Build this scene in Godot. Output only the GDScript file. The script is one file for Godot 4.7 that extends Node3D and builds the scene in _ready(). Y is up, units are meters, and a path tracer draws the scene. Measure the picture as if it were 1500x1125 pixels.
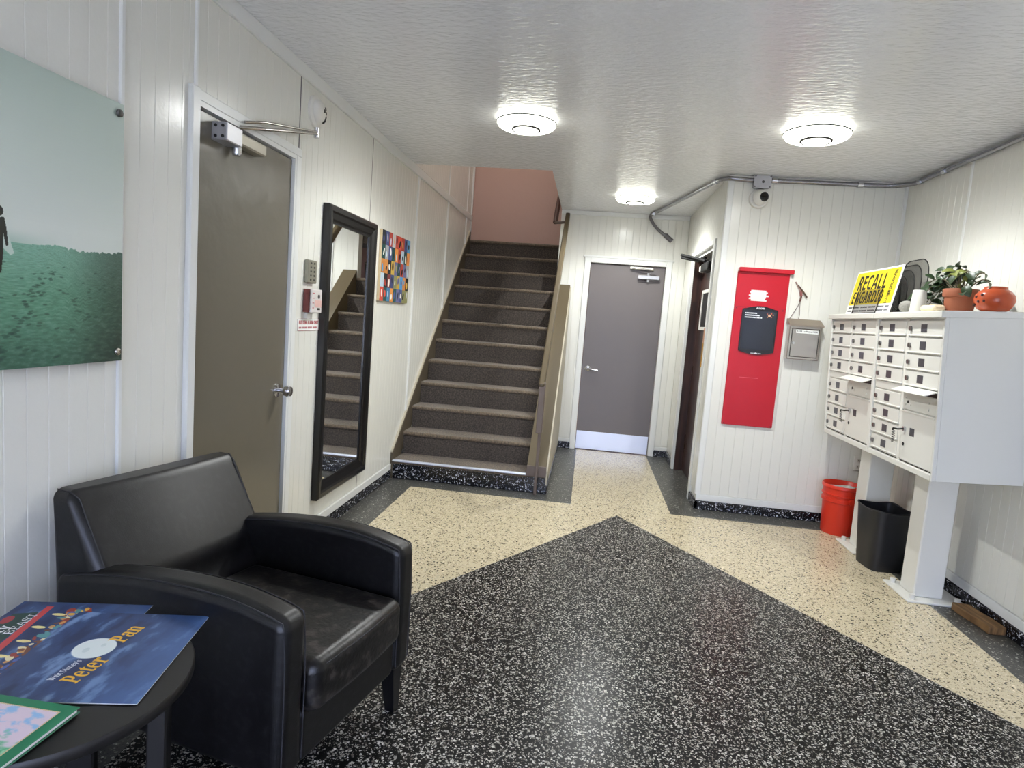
extends Node3D

const RX := 3.7223        # room width
const RH := 2.5638        # ceiling height
const ZF := -5.0068       # front wall with the red panel
const ZE := -6.9039       # end wall of the hallway
const HX := 2.4681        # right wall of the hallway
const SX := 1.1273        # right edge of the stair flight
const SO := 1.2950        # outer face of the stair curb
const ZS := -4.952        # first nosing
const R1 := 0.1535
const RI := 0.1926
const TR := 0.2378
const ZP := -7.69         # pink wall at the top of the flight
const ZB := 1.9           # entrance wall behind the camera
const PITCH := 0.0715

var M := {}
var board_meshes := {}
var rng := RandomNumberGenerator.new()
const LW := Basis(Vector3(0, 0, -1), Vector3(0, 1, 0), Vector3(1, 0, 0))
const RW := Basis(Vector3(0, 0, 1), Vector3(0, 1, 0), Vector3(-1, 0, 0))
const FLAT := Basis(Vector3(1, 0, 0), Vector3(0, 0, -1), Vector3(0, 1, 0))


# ---------------------------------------------------------------- mesh builder
class MB:
	var v := PackedVector3Array()
	var n := PackedVector3Array()
	var uv := PackedVector2Array()
	var xf := Transform3D()

	func tri3(a: Vector3, b: Vector3, c: Vector3, na: Vector3, nb: Vector3, nc: Vector3, ua := Vector2(), ub := Vector2(), uc := Vector2()) -> void:
		var bs := xf.basis
		v.append_array([xf * a, xf * c, xf * b])
		n.append_array([(bs * na).normalized(), (bs * nc).normalized(), (bs * nb).normalized()])
		uv.append_array([ua, uc, ub])

	func tri(a: Vector3, b: Vector3, c: Vector3) -> void:
		var k := (b - a).cross(c - a).normalized()
		tri3(a, b, c, k, k, k)

	func quad(a: Vector3, b: Vector3, c: Vector3, d: Vector3) -> void:      # counter-clockwise from outside, a = lower left
		var k := (c - a).cross(d - b).normalized()
		tri3(a, b, c, k, k, k, Vector2(0, 1), Vector2(1, 1), Vector2(1, 0))
		tri3(a, c, d, k, k, k, Vector2(0, 1), Vector2(1, 0), Vector2(0, 0))

	func box(c: Vector3, s: Vector3, b := 0.0) -> MB:
		var h := s * 0.5
		b = minf(b, minf(h.x, minf(h.y, h.z)) * 0.9)
		for ax in 3:
			var i := (ax + 1) % 3
			var j := (ax + 2) % 3
			for sg: float in [-1.0, 1.0]:
				var p: Array[Vector3] = []
				for q: Vector2 in [Vector2(-1, -1), Vector2(1, -1), Vector2(1, 1), Vector2(-1, 1)]:
					var w := Vector3()
					w[ax] = sg * h[ax]
					w[i] = q.x * (h[i] - b)
					w[j] = q.y * (h[j] - b)
					p.append(c + w)
				if sg > 0: quad(p[0], p[1], p[2], p[3])
				else: quad(p[3], p[2], p[1], p[0])
		if b > 0.0:
			for ax in 3:
				var i := (ax + 1) % 3
				var j := (ax + 2) % 3
				for si: float in [-1.0, 1.0]:
					for sj: float in [-1.0, 1.0]:
						var p: Array[Vector3] = []
						for q: Vector2 in [Vector2(-1, 0), Vector2(1, 0), Vector2(1, 1), Vector2(-1, 1)]:
							var w := Vector3()
							w[ax] = q.x * (h[ax] - b)
							w[i] = si * (h[i] - (0.0 if q.y == 0.0 else b))
							w[j] = sj * (h[j] - (b if q.y == 0.0 else 0.0))
							p.append(c + w)
						_q(p, c)
			for sx: float in [-1.0, 1.0]:
				for sy: float in [-1.0, 1.0]:
					for sz: float in [-1.0, 1.0]:
						var a := c + Vector3(sx * h.x, sy * (h.y - b), sz * (h.z - b))
						var d := c + Vector3(sx * (h.x - b), sy * h.y, sz * (h.z - b))
						var e := c + Vector3(sx * (h.x - b), sy * (h.y - b), sz * h.z)
						if sx * sy * sz > 0: tri(a, d, e)
						else: tri(a, e, d)
		return self

	func _q(p: Array[Vector3], c: Vector3) -> void:
		var k := (p[1] - p[0]).cross(p[2] - p[0])
		if k.dot(p[0] + p[2] - c * 2.0) > 0.0: quad(p[0], p[1], p[2], p[3])
		else: quad(p[3], p[2], p[1], p[0])

	func span(a: Vector3, b: Vector3, bev := 0.0) -> MB:                    # box between two corners
		return box((a + b) * 0.5, (b - a).abs(), bev)

	func tube(path: Array, r: float, seg := 10, caps := true, r1 := -1.0) -> MB:
		var m := path.size()
		var rings := []
		var up := Vector3.UP
		var prev := Vector3()
		for i in m:
			var t: Vector3 = (path[mini(i + 1, m - 1)] - path[maxi(i - 1, 0)]).normalized()
			var s: Vector3
			if i == 0:
				s = t.cross(up if absf(t.dot(up)) < 0.95 else Vector3.RIGHT).normalized()
			else:
				s = (prev - t * prev.dot(t)).normalized()
			prev = s
			var w := t.cross(s)
			var rr := r if r1 < 0.0 else lerpf(r, r1, float(i) / (m - 1))
			var ring := []
			for k in seg:
				var a := TAU * k / seg
				var d := s * cos(a) + w * sin(a)
				ring.append([path[i] + d * rr, d])
			rings.append(ring)
		for i in m - 1:
			for k in seg:
				var l := (k + 1) % seg
				var a: Array = rings[i][k]
				var b: Array = rings[i][l]
				var c: Array = rings[i + 1][l]
				var d: Array = rings[i + 1][k]
				tri3(a[0], b[0], c[0], a[1], b[1], c[1])
				tri3(a[0], c[0], d[0], a[1], c[1], d[1])
		if caps:
			for k in seg:
				var l := (k + 1) % seg
				tri(path[0], rings[0][l][0], rings[0][k][0])
				tri(path[m - 1], rings[m - 1][k][0], rings[m - 1][l][0])
		return self

	func lathe(prof: Array, seg := 32, smooth := true, ex := 1.0, ez := 1.0) -> MB:   # [(r, y)] going up the outside
		for i in prof.size() - 1:
			var p: Vector2 = prof[i]
			var q: Vector2 = prof[i + 1]
			var e := (q - p)
			if e.length() < 1e-7: continue
			var n0 := Vector2(e.y, -e.x).normalized()
			var na := n0
			var nb := n0
			if smooth:
				if i > 0:
					var f: Vector2 = p - prof[i - 1]
					var m := Vector2(f.y, -f.x).normalized()
					if m.dot(n0) > 0.6: na = (m + n0).normalized()
				if i + 2 < prof.size():
					var f: Vector2 = prof[i + 2] - q
					var m := Vector2(f.y, -f.x).normalized()
					if m.dot(n0) > 0.6: nb = (m + n0).normalized()
			for k in seg:
				var a := TAU * k / seg
				var b := TAU * (k + 1) / seg
				var da := Vector3(cos(a), 0, -sin(a))
				var db := Vector3(cos(b), 0, -sin(b))
				var sc := Vector3(ex, 1, ez)
				var si := Vector3(1.0 / ex, 1, 1.0 / ez)
				var A := (da * p.x + Vector3.UP * p.y) * sc
				var B := (db * p.x + Vector3.UP * p.y) * sc
				var C := (db * q.x + Vector3.UP * q.y) * sc
				var D := (da * q.x + Vector3.UP * q.y) * sc
				var nA := (da * na.x + Vector3.UP * na.y) * si
				var nB := (db * na.x + Vector3.UP * na.y) * si
				var nC := (db * nb.x + Vector3.UP * nb.y) * si
				var nD := (da * nb.x + Vector3.UP * nb.y) * si
				if p.x > 1e-6: tri3(A, B, C, nA, nB, nC)
				if q.x > 1e-6: tri3(A, C, D, nA, nC, nD)
		return self

	func prism(poly: PackedVector2Array, z0: float, z1: float) -> MB:        # polygon in x, y extruded along z
		if Geometry2D.is_polygon_clockwise(poly): poly.reverse()
		# Godot calls y-down clockwise; make the ring counter-clockwise in x right, y up
		var area := 0.0
		for i in poly.size():
			area += poly[i].cross(poly[(i + 1) % poly.size()])
		if area < 0.0: poly.reverse()
		var t := Geometry2D.triangulate_polygon(poly)
		for i in range(0, t.size(), 3):
			var a := poly[t[i]]
			var b := poly[t[i + 1]]
			var c := poly[t[i + 2]]
			if (b - a).cross(c - a) < 0.0:
				var w := b
				b = c
				c = w
			tri(Vector3(a.x, a.y, z1), Vector3(b.x, b.y, z1), Vector3(c.x, c.y, z1))
			tri(Vector3(a.x, a.y, z0), Vector3(c.x, c.y, z0), Vector3(b.x, b.y, z0))
		for i in poly.size():
			var a := poly[i]
			var b := poly[(i + 1) % poly.size()]
			quad(Vector3(a.x, a.y, z0), Vector3(b.x, b.y, z0), Vector3(b.x, b.y, z1), Vector3(a.x, a.y, z1))
		return self

	func grid(fn: Callable, nu: int, nv: int) -> MB:                        # fn(u, v) with u to the right and v up as seen from outside
		var P := []
		var N := []
		for j in nv + 1:
			for i in nu + 1:
				P.append(fn.call(float(i) / nu, float(j) / nv))
		var W := nu + 1
		for j in nv + 1:
			for i in W:
				var du: Vector3 = P[j * W + mini(i + 1, nu)] - P[j * W + maxi(i - 1, 0)]
				var dv: Vector3 = P[mini(j + 1, nv) * W + i] - P[maxi(j - 1, 0) * W + i]
				N.append(du.cross(dv).normalized())
		for j in nv:
			for i in nu:
				var a := j * W + i
				var b := a + 1
				var c := a + W + 1
				var d := a + W
				var ua := Vector2(float(i) / nu, 1.0 - float(j) / nv)
				var uc := Vector2(float(i + 1) / nu, 1.0 - float(j + 1) / nv)
				tri3(P[a], P[b], P[c], N[a], N[b], N[c], ua, Vector2(uc.x, ua.y), uc)
				tri3(P[a], P[c], P[d], N[a], N[c], N[d], ua, uc, Vector2(ua.x, uc.y))
		return self

	func soft(c: Vector3, s: Vector3, r: float, fn: Variant = null, inner := 8, rs := 5) -> MB:   # rounded box with smooth normals; fn bends it
		var h := s * 0.5
		r = minf(r, minf(h.x, minf(h.y, h.z)) * 0.999)
		var cs := [[], [], []]
		for ax in 3:
			for k in rs: cs[ax].append(-h[ax] + r - r * tan(PI / 4 * (1.0 - float(k) / rs)))
			for k in inner + 1: cs[ax].append(lerpf(-h[ax] + r, h[ax] - r, float(k) / inner))
			for k in rs: cs[ax].append(h[ax] - r + r * tan(PI / 4 * float(k + 1) / rs))
		var pt := func(w: Vector3) -> Vector3:
			var i := w.clamp(-h + Vector3.ONE * r, h - Vector3.ONE * r)
			var o := i + (w - i).normalized() * r
			return c + o
		var m: int = cs[0].size()
		for ax in 3:
			var i := (ax + 1) % 3
			var j := (ax + 2) % 3
			for sg: float in [-1.0, 1.0]:
				var P := []
				for b in m:
					for a in m:
						var w := Vector3()
						w[ax] = sg * h[ax]
						w[i] = cs[i][a]
						w[j] = cs[j][b]
						P.append(w)
				var eps := 0.0015
				var Q := []
				var N := []
				for w: Vector3 in P:
					var p0: Vector3 = pt.call(w)
					var inn := w.clamp(-h + Vector3.ONE * r, h - Vector3.ONE * r)
					var nn := (w - inn).normalized()
					if fn != null:
						var t1 := nn.cross(Vector3.UP if absf(nn.y) < 0.9 else Vector3.RIGHT).normalized()
						var t2 := nn.cross(t1)
						var q0: Vector3 = fn.call(p0)
						var q1: Vector3 = fn.call(p0 + t1 * eps)
						var q2: Vector3 = fn.call(p0 + t2 * eps)
						nn = (q1 - q0).cross(q2 - q0).normalized()
						p0 = q0
					Q.append(p0)
					N.append(nn)
				for b in m - 1:
					for a in m - 1:
						var k0 := b * m + a
						var k1 := k0 + 1
						var k2 := k0 + m + 1
						var k3 := k0 + m
						if sg > 0:
							tri3(Q[k0], Q[k1], Q[k2], N[k0], N[k1], N[k2])
							tri3(Q[k0], Q[k2], Q[k3], N[k0], N[k2], N[k3])
						else:
							tri3(Q[k0], Q[k2], Q[k1], N[k0], N[k2], N[k1])
							tri3(Q[k0], Q[k3], Q[k2], N[k0], N[k3], N[k2])
		return self

	func mesh() -> ArrayMesh:
		var a := []
		a.resize(Mesh.ARRAY_MAX)
		a[Mesh.ARRAY_VERTEX] = v
		a[Mesh.ARRAY_NORMAL] = n
		a[Mesh.ARRAY_TEX_UV] = uv
		var m := ArrayMesh.new()
		m.add_surface_from_arrays(Mesh.PRIMITIVE_TRIANGLES, a)
		return m


# ---------------------------------------------------------------- scene helpers
func numbered(called: String, parent: Node) -> String:
	if not parent.has_node(NodePath(called)): return called
	var k := 1
	while parent.has_node(NodePath("%s_%03d" % [called, k])): k += 1
	return "%s_%03d" % [called, k]

func put(parent: Node, called: String, what, mat: Material, at := Transform3D()) -> MeshInstance3D:
	var o := MeshInstance3D.new()
	o.mesh = what.mesh() if what is MB else what
	o.material_override = mat
	o.transform = at
	o.name = numbered(called, parent)
	parent.add_child(o, true)
	return o

func thing(called: String, label: String, category: String, at := Transform3D(), group := "") -> Node3D:
	var o := Node3D.new()
	o.name = numbered(called, self)
	o.transform = at
	add_child(o, true)
	tag(o, label, category, group)
	return o

func tag(o: Node, label: String, category: String, group := "") -> void:
	o.set_meta("label", label)
	o.set_meta("category", category)
	if group: o.set_meta("group", group)

func struct(called: String, at := Transform3D(), label := "") -> Node3D:
	var o := Node3D.new()
	o.name = called
	o.transform = at
	add_child(o, true)
	o.set_meta("kind", "structure")
	if label: o.set_meta("label", label)
	return o

func T(x: float, y: float, z: float, b := Basis()) -> Transform3D:
	return Transform3D(b, Vector3(x, y, z))

func mat(c: Color, rough := 0.6, metal := 0.0) -> StandardMaterial3D:
	var m := StandardMaterial3D.new()
	m.albedo_color = c
	m.roughness = rough
	m.metallic = metal
	return m

func c8(r: int, g: int, b: int) -> Color:
	return Color8(r, g, b)

func tex(im: Image) -> ImageTexture:
	return ImageTexture.create_from_image(im)

func world_tex(m: StandardMaterial3D, im: Image, metres: float) -> StandardMaterial3D:
	m.albedo_texture = tex(im)
	m.uv1_triplanar = true
	m.uv1_world_triplanar = true
	m.uv1_scale = Vector3.ONE / metres
	return m

func printed(im: Image, rough := 0.6) -> StandardMaterial3D:
	var m := mat(Color.WHITE, rough)
	m.albedo_texture = tex(im)
	m.texture_repeat = false
	return m

func lettering(parent: Node, called: String, text: String, w: float, h: float, m: Material, at: Transform3D, depth := 0.0008, bold := true, serif := false) -> MeshInstance3D:
	# centred on "at", stretched to w by h
	var f := SystemFont.new()
	f.font_names = PackedStringArray(["Droid Serif" if serif else "Droid Sans"])
	f.font_weight = 700 if bold else 400
	var t := TextMesh.new()
	t.font = f
	t.text = text
	t.font_size = 48
	t.pixel_size = 0.01
	t.depth = 0.02
	t.curve_step = 2.0
	var bb := t.get_aabb()
	var sx := w / maxf(bb.size.x, 1e-4)
	var sy := h / maxf(bb.size.y, 1e-4)
	var sz := depth / 0.02
	var cc := bb.get_center()
	var loc := Transform3D(Basis.from_scale(Vector3(sx, sy, sz)), Vector3(-cc.x * sx, -cc.y * sy, depth * 0.5 - cc.z * sz))
	return put(parent, called, t, m, at * loc)


# ---------------------------------------------------------------- pictures and textures
func terrazzo(sd: int, size: int, ground: Color, chips: Array) -> Image:
	# chips: [count, smallest radius, largest radius, [colours]] in pixels
	var r := RandomNumberGenerator.new()
	r.seed = sd
	var d := PackedByteArray()
	d.resize(size * size * 3)
	for i in size * size:
		var g := 1.0 + r.randf_range(-0.06, 0.06)
		d[i * 3] = clampi(int(ground.r8 * g), 0, 255)
		d[i * 3 + 1] = clampi(int(ground.g8 * g), 0, 255)
		d[i * 3 + 2] = clampi(int(ground.b8 * g), 0, 255)
	for layer: Array in chips:
		for k in int(layer[0]):
			var cx := r.randf() * size
			var cy := r.randf() * size
			var rad: float = lerpf(layer[1], layer[2], pow(r.randf(), 1.6))
			var sides := r.randi_range(4, 6)
			var a0 := r.randf() * TAU
			var nx := PackedFloat32Array()
			var ny := PackedFloat32Array()
			var off := PackedFloat32Array()
			for s in sides:
				var a := a0 + TAU * (s + r.randf_range(-0.3, 0.3)) / sides
				nx.append(cos(a))
				ny.append(sin(a))
				off.append(rad * r.randf_range(0.45, 1.0))
			var cols: Array = layer[3]
			var col: Color = cols[r.randi() % cols.size()]
			var g := r.randf_range(0.85, 1.08)
			var cr := clampi(int(col.r8 * g), 0, 255)
			var cg := clampi(int(col.g8 * g), 0, 255)
			var cb := clampi(int(col.b8 * g), 0, 255)
			var R := int(ceil(rad * 1.25))
			for y in range(-R, R + 1):
				for x in range(-R, R + 1):
					var inside := true
					for s in sides:
						if x * nx[s] + y * ny[s] > off[s]:
							inside = false
							break
					if inside:
						var i := (posmod(int(cy) + y, size) * size + posmod(int(cx) + x, size)) * 3
						d[i] = cr
						d[i + 1] = cg
						d[i + 2] = cb
	return Image.create_from_data(size, size, false, Image.FORMAT_RGB8, d)

func speckle(sd: int, size: int, cols: Array, freq: float) -> Image:
	var f := FastNoiseLite.new()
	f.seed = sd
	f.noise_type = FastNoiseLite.TYPE_SIMPLEX_SMOOTH
	f.frequency = freq
	f.fractal_octaves = 3
	var b := f.get_seamless_image(size, size).get_data()
	var r := RandomNumberGenerator.new()
	r.seed = sd
	var d := PackedByteArray()
	d.resize(size * size * 3)
	for i in size * size:
		var t := clampf(b[i] / 255.0 + r.randf_range(-0.35, 0.35), 0.0, 0.999) * (cols.size() - 1)
		var c: Color = cols[int(t)].lerp(cols[int(t) + 1], t - int(t))
		d[i * 3] = c.r8
		d[i * 3 + 1] = c.g8
		d[i * 3 + 2] = c.b8
	return Image.create_from_data(size, size, false, Image.FORMAT_RGB8, d)

func grain(sd: int, w: int, h: int, cols: Array, fx: float, fy: float) -> Image:
	var f := FastNoiseLite.new()
	f.seed = sd
	f.noise_type = FastNoiseLite.TYPE_SIMPLEX_SMOOTH
	f.frequency = 1.0
	f.fractal_octaves = 4
	var im := Image.create(w, h, false, Image.FORMAT_RGB8)
	for y in h:
		for x in w:
			var t := clampf(0.5 + 0.75 * f.get_noise_2d(x * fx, y * fy), 0.0, 0.999) * (cols.size() - 1)
			im.set_pixel(x, y, cols[int(t)].lerp(cols[int(t) + 1], t - int(t)))
	return im

func noise_map(sd: int, size: int, kind: int, freq: float, oct := 4) -> Image:
	var f := FastNoiseLite.new()
	f.seed = sd
	f.noise_type = kind
	f.frequency = freq
	f.fractal_octaves = oct
	return f.get_seamless_image(size, size)

func relief(m: StandardMaterial3D, im: Image, metres: float, cm: float, world := true) -> StandardMaterial3D:
	m.heightmap_enabled = true
	m.heightmap_texture = tex(im)
	m.heightmap_scale = cm
	m.uv1_triplanar = true
	m.uv1_world_triplanar = world
	m.uv1_scale = Vector3.ONE / metres
	return m

func blob(im: Image, cx: float, cy: float, rx: float, ry: float, c: Color, turn := 0.0, soft := 0.0) -> void:
	var R := maxf(rx, ry) * (1.0 + soft)
	var ca := cos(turn)
	var sa := sin(turn)
	for y in range(maxi(0, int(cy - R)), mini(im.get_height(), int(cy + R) + 2)):
		for x in range(maxi(0, int(cx - R)), mini(im.get_width(), int(cx + R) + 2)):
			var u := ((x - cx) * ca + (y - cy) * sa) / rx
			var w := (-(x - cx) * sa + (y - cy) * ca) / ry
			var q := sqrt(u * u + w * w)
			var k := 1.0 if q <= 1.0 else (clampf(1.0 - (q - 1.0) / soft, 0, 1) if soft > 0.0 else 0.0)
			if k > 0.0: im.set_pixel(x, y, im.get_pixel(x, y).lerp(c, k * c.a))

func poly(im: Image, pts: PackedVector2Array, c: Color) -> void:
	var lo := pts[0]
	var hi := pts[0]
	for p in pts:
		lo = lo.min(p)
		hi = hi.max(p)
	for y in range(maxi(0, int(lo.y)), mini(im.get_height(), int(hi.y) + 2)):
		for x in range(maxi(0, int(lo.x)), mini(im.get_width(), int(hi.x) + 2)):
			if Geometry2D.is_point_in_polygon(Vector2(x + 0.5, y + 0.5), pts):
				im.set_pixel(x, y, c)


func _ready() -> void:
	rng.seed = 7
	# ---- camera, sky, exposure, large lights
	var cam := Camera3D.new()
	cam.name = "camera"
	cam.fov = rad_to_deg(2.0 * atan(562.5 / 926.33))
	cam.near = 0.05
	cam.transform = Transform3D(Basis(Vector3(0.98978, 0.07551, -0.12097), Vector3(-0.08739, 0.99152, -0.09615), Vector3(0.11268, 0.10574, 0.98799)).orthonormalized(), Vector3(1.5213, 1.39325, 0))
	add_child(cam)
	var env := Environment.new()
	env.tonemap_mode = Environment.TONE_MAPPER_LINEAR
	env.tonemap_exposure = 1.7
	env.sdfgi_enabled = true
	env.ssao_enabled = true
	env.ssil_enabled = true
	env.background_mode = Environment.BG_SKY
	var sm := ProceduralSkyMaterial.new()
	sm.sky_top_color = Color(0.74, 0.81, 1.0)
	sm.sky_horizon_color = Color(0.88, 0.91, 1.0)
	sm.ground_bottom_color = Color(0.5, 0.5, 0.5)
	sm.ground_horizon_color = Color(0.7, 0.72, 0.75)
	sm.sky_energy_multiplier = 2.25
	sm.ground_energy_multiplier = 1.0
	env.sky = Sky.new()
	env.sky.sky_material = sm
	var we := WorldEnvironment.new()
	we.name = "world"
	we.environment = env
	add_child(we)

	var sun := DirectionalLight3D.new()                                     # over the street outside, along the facade
	sun.name = "sun"
	sun.light_energy = 6.0
	sun.light_color = Color(1.0, 0.98, 0.94)
	sun.sky_mode = DirectionalLight3D.SKY_MODE_LIGHT_ONLY
	sun.shadow_enabled = true
	sun.transform = Transform3D(Basis.looking_at(Vector3(-1, -1.1, 0.05)), Vector3(0, 6, 8))
	add_child(sun)

	materials()
	shell()
	stairs()
	doors()
	ceiling_lights()
	left_wall_things()
	front_wall_things()
	mailboxes()
	mailbox_top()
	floor_things()
	armchair()
	side_table()


func materials() -> void:
	M.white = relief(mat(c8(227, 226, 217), 0.22), noise_map(6, 256, FastNoiseLite.TYPE_SIMPLEX_SMOOTH, 0.05, 2), 0.25, 0.02)
	M.white_trim = mat(c8(226, 227, 223), 0.3)
	M.ceiling = relief(mat(c8(238, 239, 241), 0.16), noise_map(5, 512, FastNoiseLite.TYPE_SIMPLEX_SMOOTH, 0.03, 4), 1.0, 0.30)
	M.ceiling.uv1_scale = Vector3(0.9, 1, 2.0)
	M.pink = relief(mat(c8(190, 156, 143), 0.5), noise_map(9, 256, FastNoiseLite.TYPE_SIMPLEX_SMOOTH, 0.03), 0.8, 0.15)
	M.plaster = mat(c8(205, 196, 182), 0.6)
	M.tan = mat(c8(90, 78, 55), 0.45)
	M.skirt = mat(c8(82, 73, 58), 0.5)
	M.tan_worn = mat(c8(100, 88, 82), 0.45)
	M.cream_edge = mat(c8(186, 178, 158), 0.5)
	var chip_d := [c8(40, 39, 37), c8(150, 147, 136), c8(110, 107, 98), c8(176, 172, 160)]
	var chip_w := [c8(208, 205, 194), c8(184, 181, 170), c8(150, 147, 138), c8(220, 217, 208)]
	M.dark_terrazzo = world_tex(mat(Color.WHITE, 0.3), terrazzo(1, 1024, c8(14, 14, 14), [[13000, 1.8, 5.6, chip_w], [4500, 2, 5, [c8(98, 94, 86), c8(12, 12, 12), c8(120, 114, 104)]], [7000, 1.0, 2.0, chip_d]]), 1.0)
	M.dark_terrazzo.metallic_specular = 0.25
	M.border_terrazzo = world_tex(mat(Color.WHITE, 0.3), terrazzo(2, 1024, c8(70, 70, 66), [[16000, 1.4, 4.2, [c8(132, 130, 120), c8(104, 102, 95), c8(84, 82, 78), c8(40, 40, 39)]], [2600, 3.0, 6.5, [c8(214, 212, 202), c8(170, 168, 160), c8(34, 34, 34), c8(140, 138, 130)]]]), 1.0)
	M.base_terrazzo = world_tex(mat(Color.WHITE, 0.22), terrazzo(3, 512, c8(17, 18, 24), [[900, 2.0, 6.0, [c8(205, 206, 212), c8(150, 154, 168), c8(226, 226, 228)]], [1800, 1.0, 2.2, [c8(180, 184, 195), c8(110, 114, 128)]]]), 0.5)
	M.cream_terrazzo = world_tex(mat(Color.WHITE, 0.26), terrazzo(4, 1024, c8(212, 199, 168), [[3500, 3, 9, [c8(222, 210, 180), c8(196, 182, 150), c8(228, 216, 188)]], [2700, 2.4, 6.4, [c8(62, 54, 44), c8(92, 80, 62), c8(44, 40, 36)]], [5000, 1.2, 2.6, [c8(128, 112, 88), c8(84, 74, 58)]]]), 1.0)
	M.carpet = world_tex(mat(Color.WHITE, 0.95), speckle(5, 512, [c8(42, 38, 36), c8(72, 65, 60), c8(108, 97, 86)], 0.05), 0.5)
	M.carpet.rim_enabled = true
	M.carpet.rim = 0.4
	M.carpet_tread_lit = world_tex(mat(Color.WHITE, 0.95), speckle(6, 512, [c8(60, 53, 46), c8(104, 92, 78), c8(146, 128, 106)], 0.05), 0.5)  # carpet lightened for the treads; lamp light from above is in the colour
	M.carpet_tread_lit.rim_enabled = true
	M.carpet_tread_lit.rim = 0.4
	M.door_tan = relief(mat(c8(106, 100, 87), 0.26), noise_map(12, 256, FastNoiseLite.TYPE_SIMPLEX_SMOOTH, 0.02), 0.8, 0.12)
	M.door_grey = relief(mat(c8(106, 99, 97), 0.34), noise_map(13, 256, FastNoiseLite.TYPE_SIMPLEX_SMOOTH, 0.02), 0.8, 0.1)
	M.kick = mat(c8(214, 220, 236), 0.28, 0.35)
	M.chrome = mat(c8(205, 206, 210), 0.18, 1.0)
	M.steel = mat(c8(186, 182, 176), 0.24, 1.0)
	M.galv = mat(c8(150, 150, 155), 0.25, 0.95)
	M.alu = mat(c8(186, 186, 190), 0.4, 0.6)
	M.black_metal = mat(c8(9, 9, 10), 0.55)
	M.black_frame = mat(c8(9, 9, 12), 0.28)
	M.lock = mat(c8(120, 118, 116), 0.3, 0.8)
	M.brass = mat(c8(176, 132, 62), 0.35, 0.85)
	M.mirror = mat(c8(238, 240, 240), 0.01, 1.0)
	M.red = relief(mat(c8(188, 8, 34), 0.32), noise_map(15, 256, FastNoiseLite.TYPE_SIMPLEX_SMOOTH, 0.02), 0.5, 0.06)
	M.mail = mat(c8(228, 227, 219), 0.42)
	M.mail_dark = mat(c8(222, 221, 212), 0.5)
	M.label = mat(c8(70, 70, 76), 0.4)
	M.black = mat(c8(10, 10, 11), 0.5)
	M.gap = mat(c8(40, 38, 36), 0.8)
	M.plastic_white = mat(c8(226, 224, 216), 0.4)
	M.bin = mat(c8(26, 27, 31), 0.38)
	M.bucket = mat(c8(214, 48, 24), 0.36)
	M.leather = relief(mat(c8(9, 8, 10), 0.4), noise_map(17, 512, FastNoiseLite.TYPE_CELLULAR, 0.09, 2), 0.16, 0.018, false)
	M.leather_worn = relief(mat(c8(20, 18, 17), 0.38), noise_map(18, 512, FastNoiseLite.TYPE_SIMPLEX_SMOOTH, 0.03, 4), 0.3, 0.07, false)
	for lm: Array in [[M.leather, 61, [c8(7, 7, 8), c8(11, 10, 12), c8(24, 23, 24)]], [M.leather_worn, 62, [c8(10, 9, 10), c8(22, 20, 19), c8(66, 60, 56)]]]:
		var lf := noise_map(lm[1], 512, FastNoiseLite.TYPE_SIMPLEX_SMOOTH, 0.008, 5)
		var li := Image.create(512, 512, false, Image.FORMAT_RGB8)
		for y in 512:
			for x in 512:
				var t := clampf((lf.get_pixel(x, y).r - 0.35) * 2.2, 0.0, 0.999) * 2.0
				li.set_pixel(x, y, (lm[2][int(t)] as Color).lerp(lm[2][int(t) + 1], t - int(t)))
		lm[0].albedo_color = Color.WHITE
		lm[0].albedo_texture = tex(li)
	M.stitch = mat(c8(44, 43, 47), 0.6)
	M.table_black = mat(c8(25, 23, 22), 0.46)
	M.wood_block = mat(Color.WHITE, 0.7)
	M.wood_block.albedo_texture = tex(grain(21, 256, 256, [c8(88, 64, 36), c8(122, 90, 54), c8(150, 114, 70)], 0.05, 0.006))
	M.wood_block.uv1_triplanar = true
	M.wood_block.uv1_scale = Vector3(4.0, 4.0, 0.5)
	M.elevator = mat(Color.WHITE, 0.32)
	M.elevator.albedo_texture = tex(grain(22, 256, 512, [c8(34, 22, 20), c8(58, 38, 32), c8(78, 52, 42)], 0.04, 0.004))
	M.elevator.uv1_triplanar = true
	M.elevator.uv1_scale = Vector3(1.2, 0.6, 1.2)
	M.terracotta = relief(mat(c8(150, 86, 58), 0.75), noise_map(23, 256, FastNoiseLite.TYPE_SIMPLEX_SMOOTH, 0.03), 0.2, 0.05, false)
	M.orange_glaze = mat(c8(188, 82, 46), 0.24)
	M.leaf = mat(c8(46, 66, 40), 0.42)
	M.leaf.backlight_enabled = true
	M.leaf.backlight = Color(0.12, 0.2, 0.06)
	M.leaf_young = mat(c8(124, 132, 62), 0.45)
	M.leaf_young.backlight_enabled = true
	M.leaf_young.backlight = Color(0.2, 0.25, 0.08)
	M.stem = mat(c8(82, 74, 50), 0.7)
	M.soil = mat(c8(46, 34, 26), 0.95)
	M.twine = mat(c8(92, 70, 58), 0.8)
	M.paper_white = mat(c8(236, 236, 232), 0.6)
	M.ink = mat(c8(16, 14, 12), 0.6)
	M.ink_red = mat(c8(170, 52, 60), 0.6)
	M.yellow_ink = mat(c8(236, 182, 62), 0.5)
	M.white_ink = mat(c8(228, 230, 232), 0.5)


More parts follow.
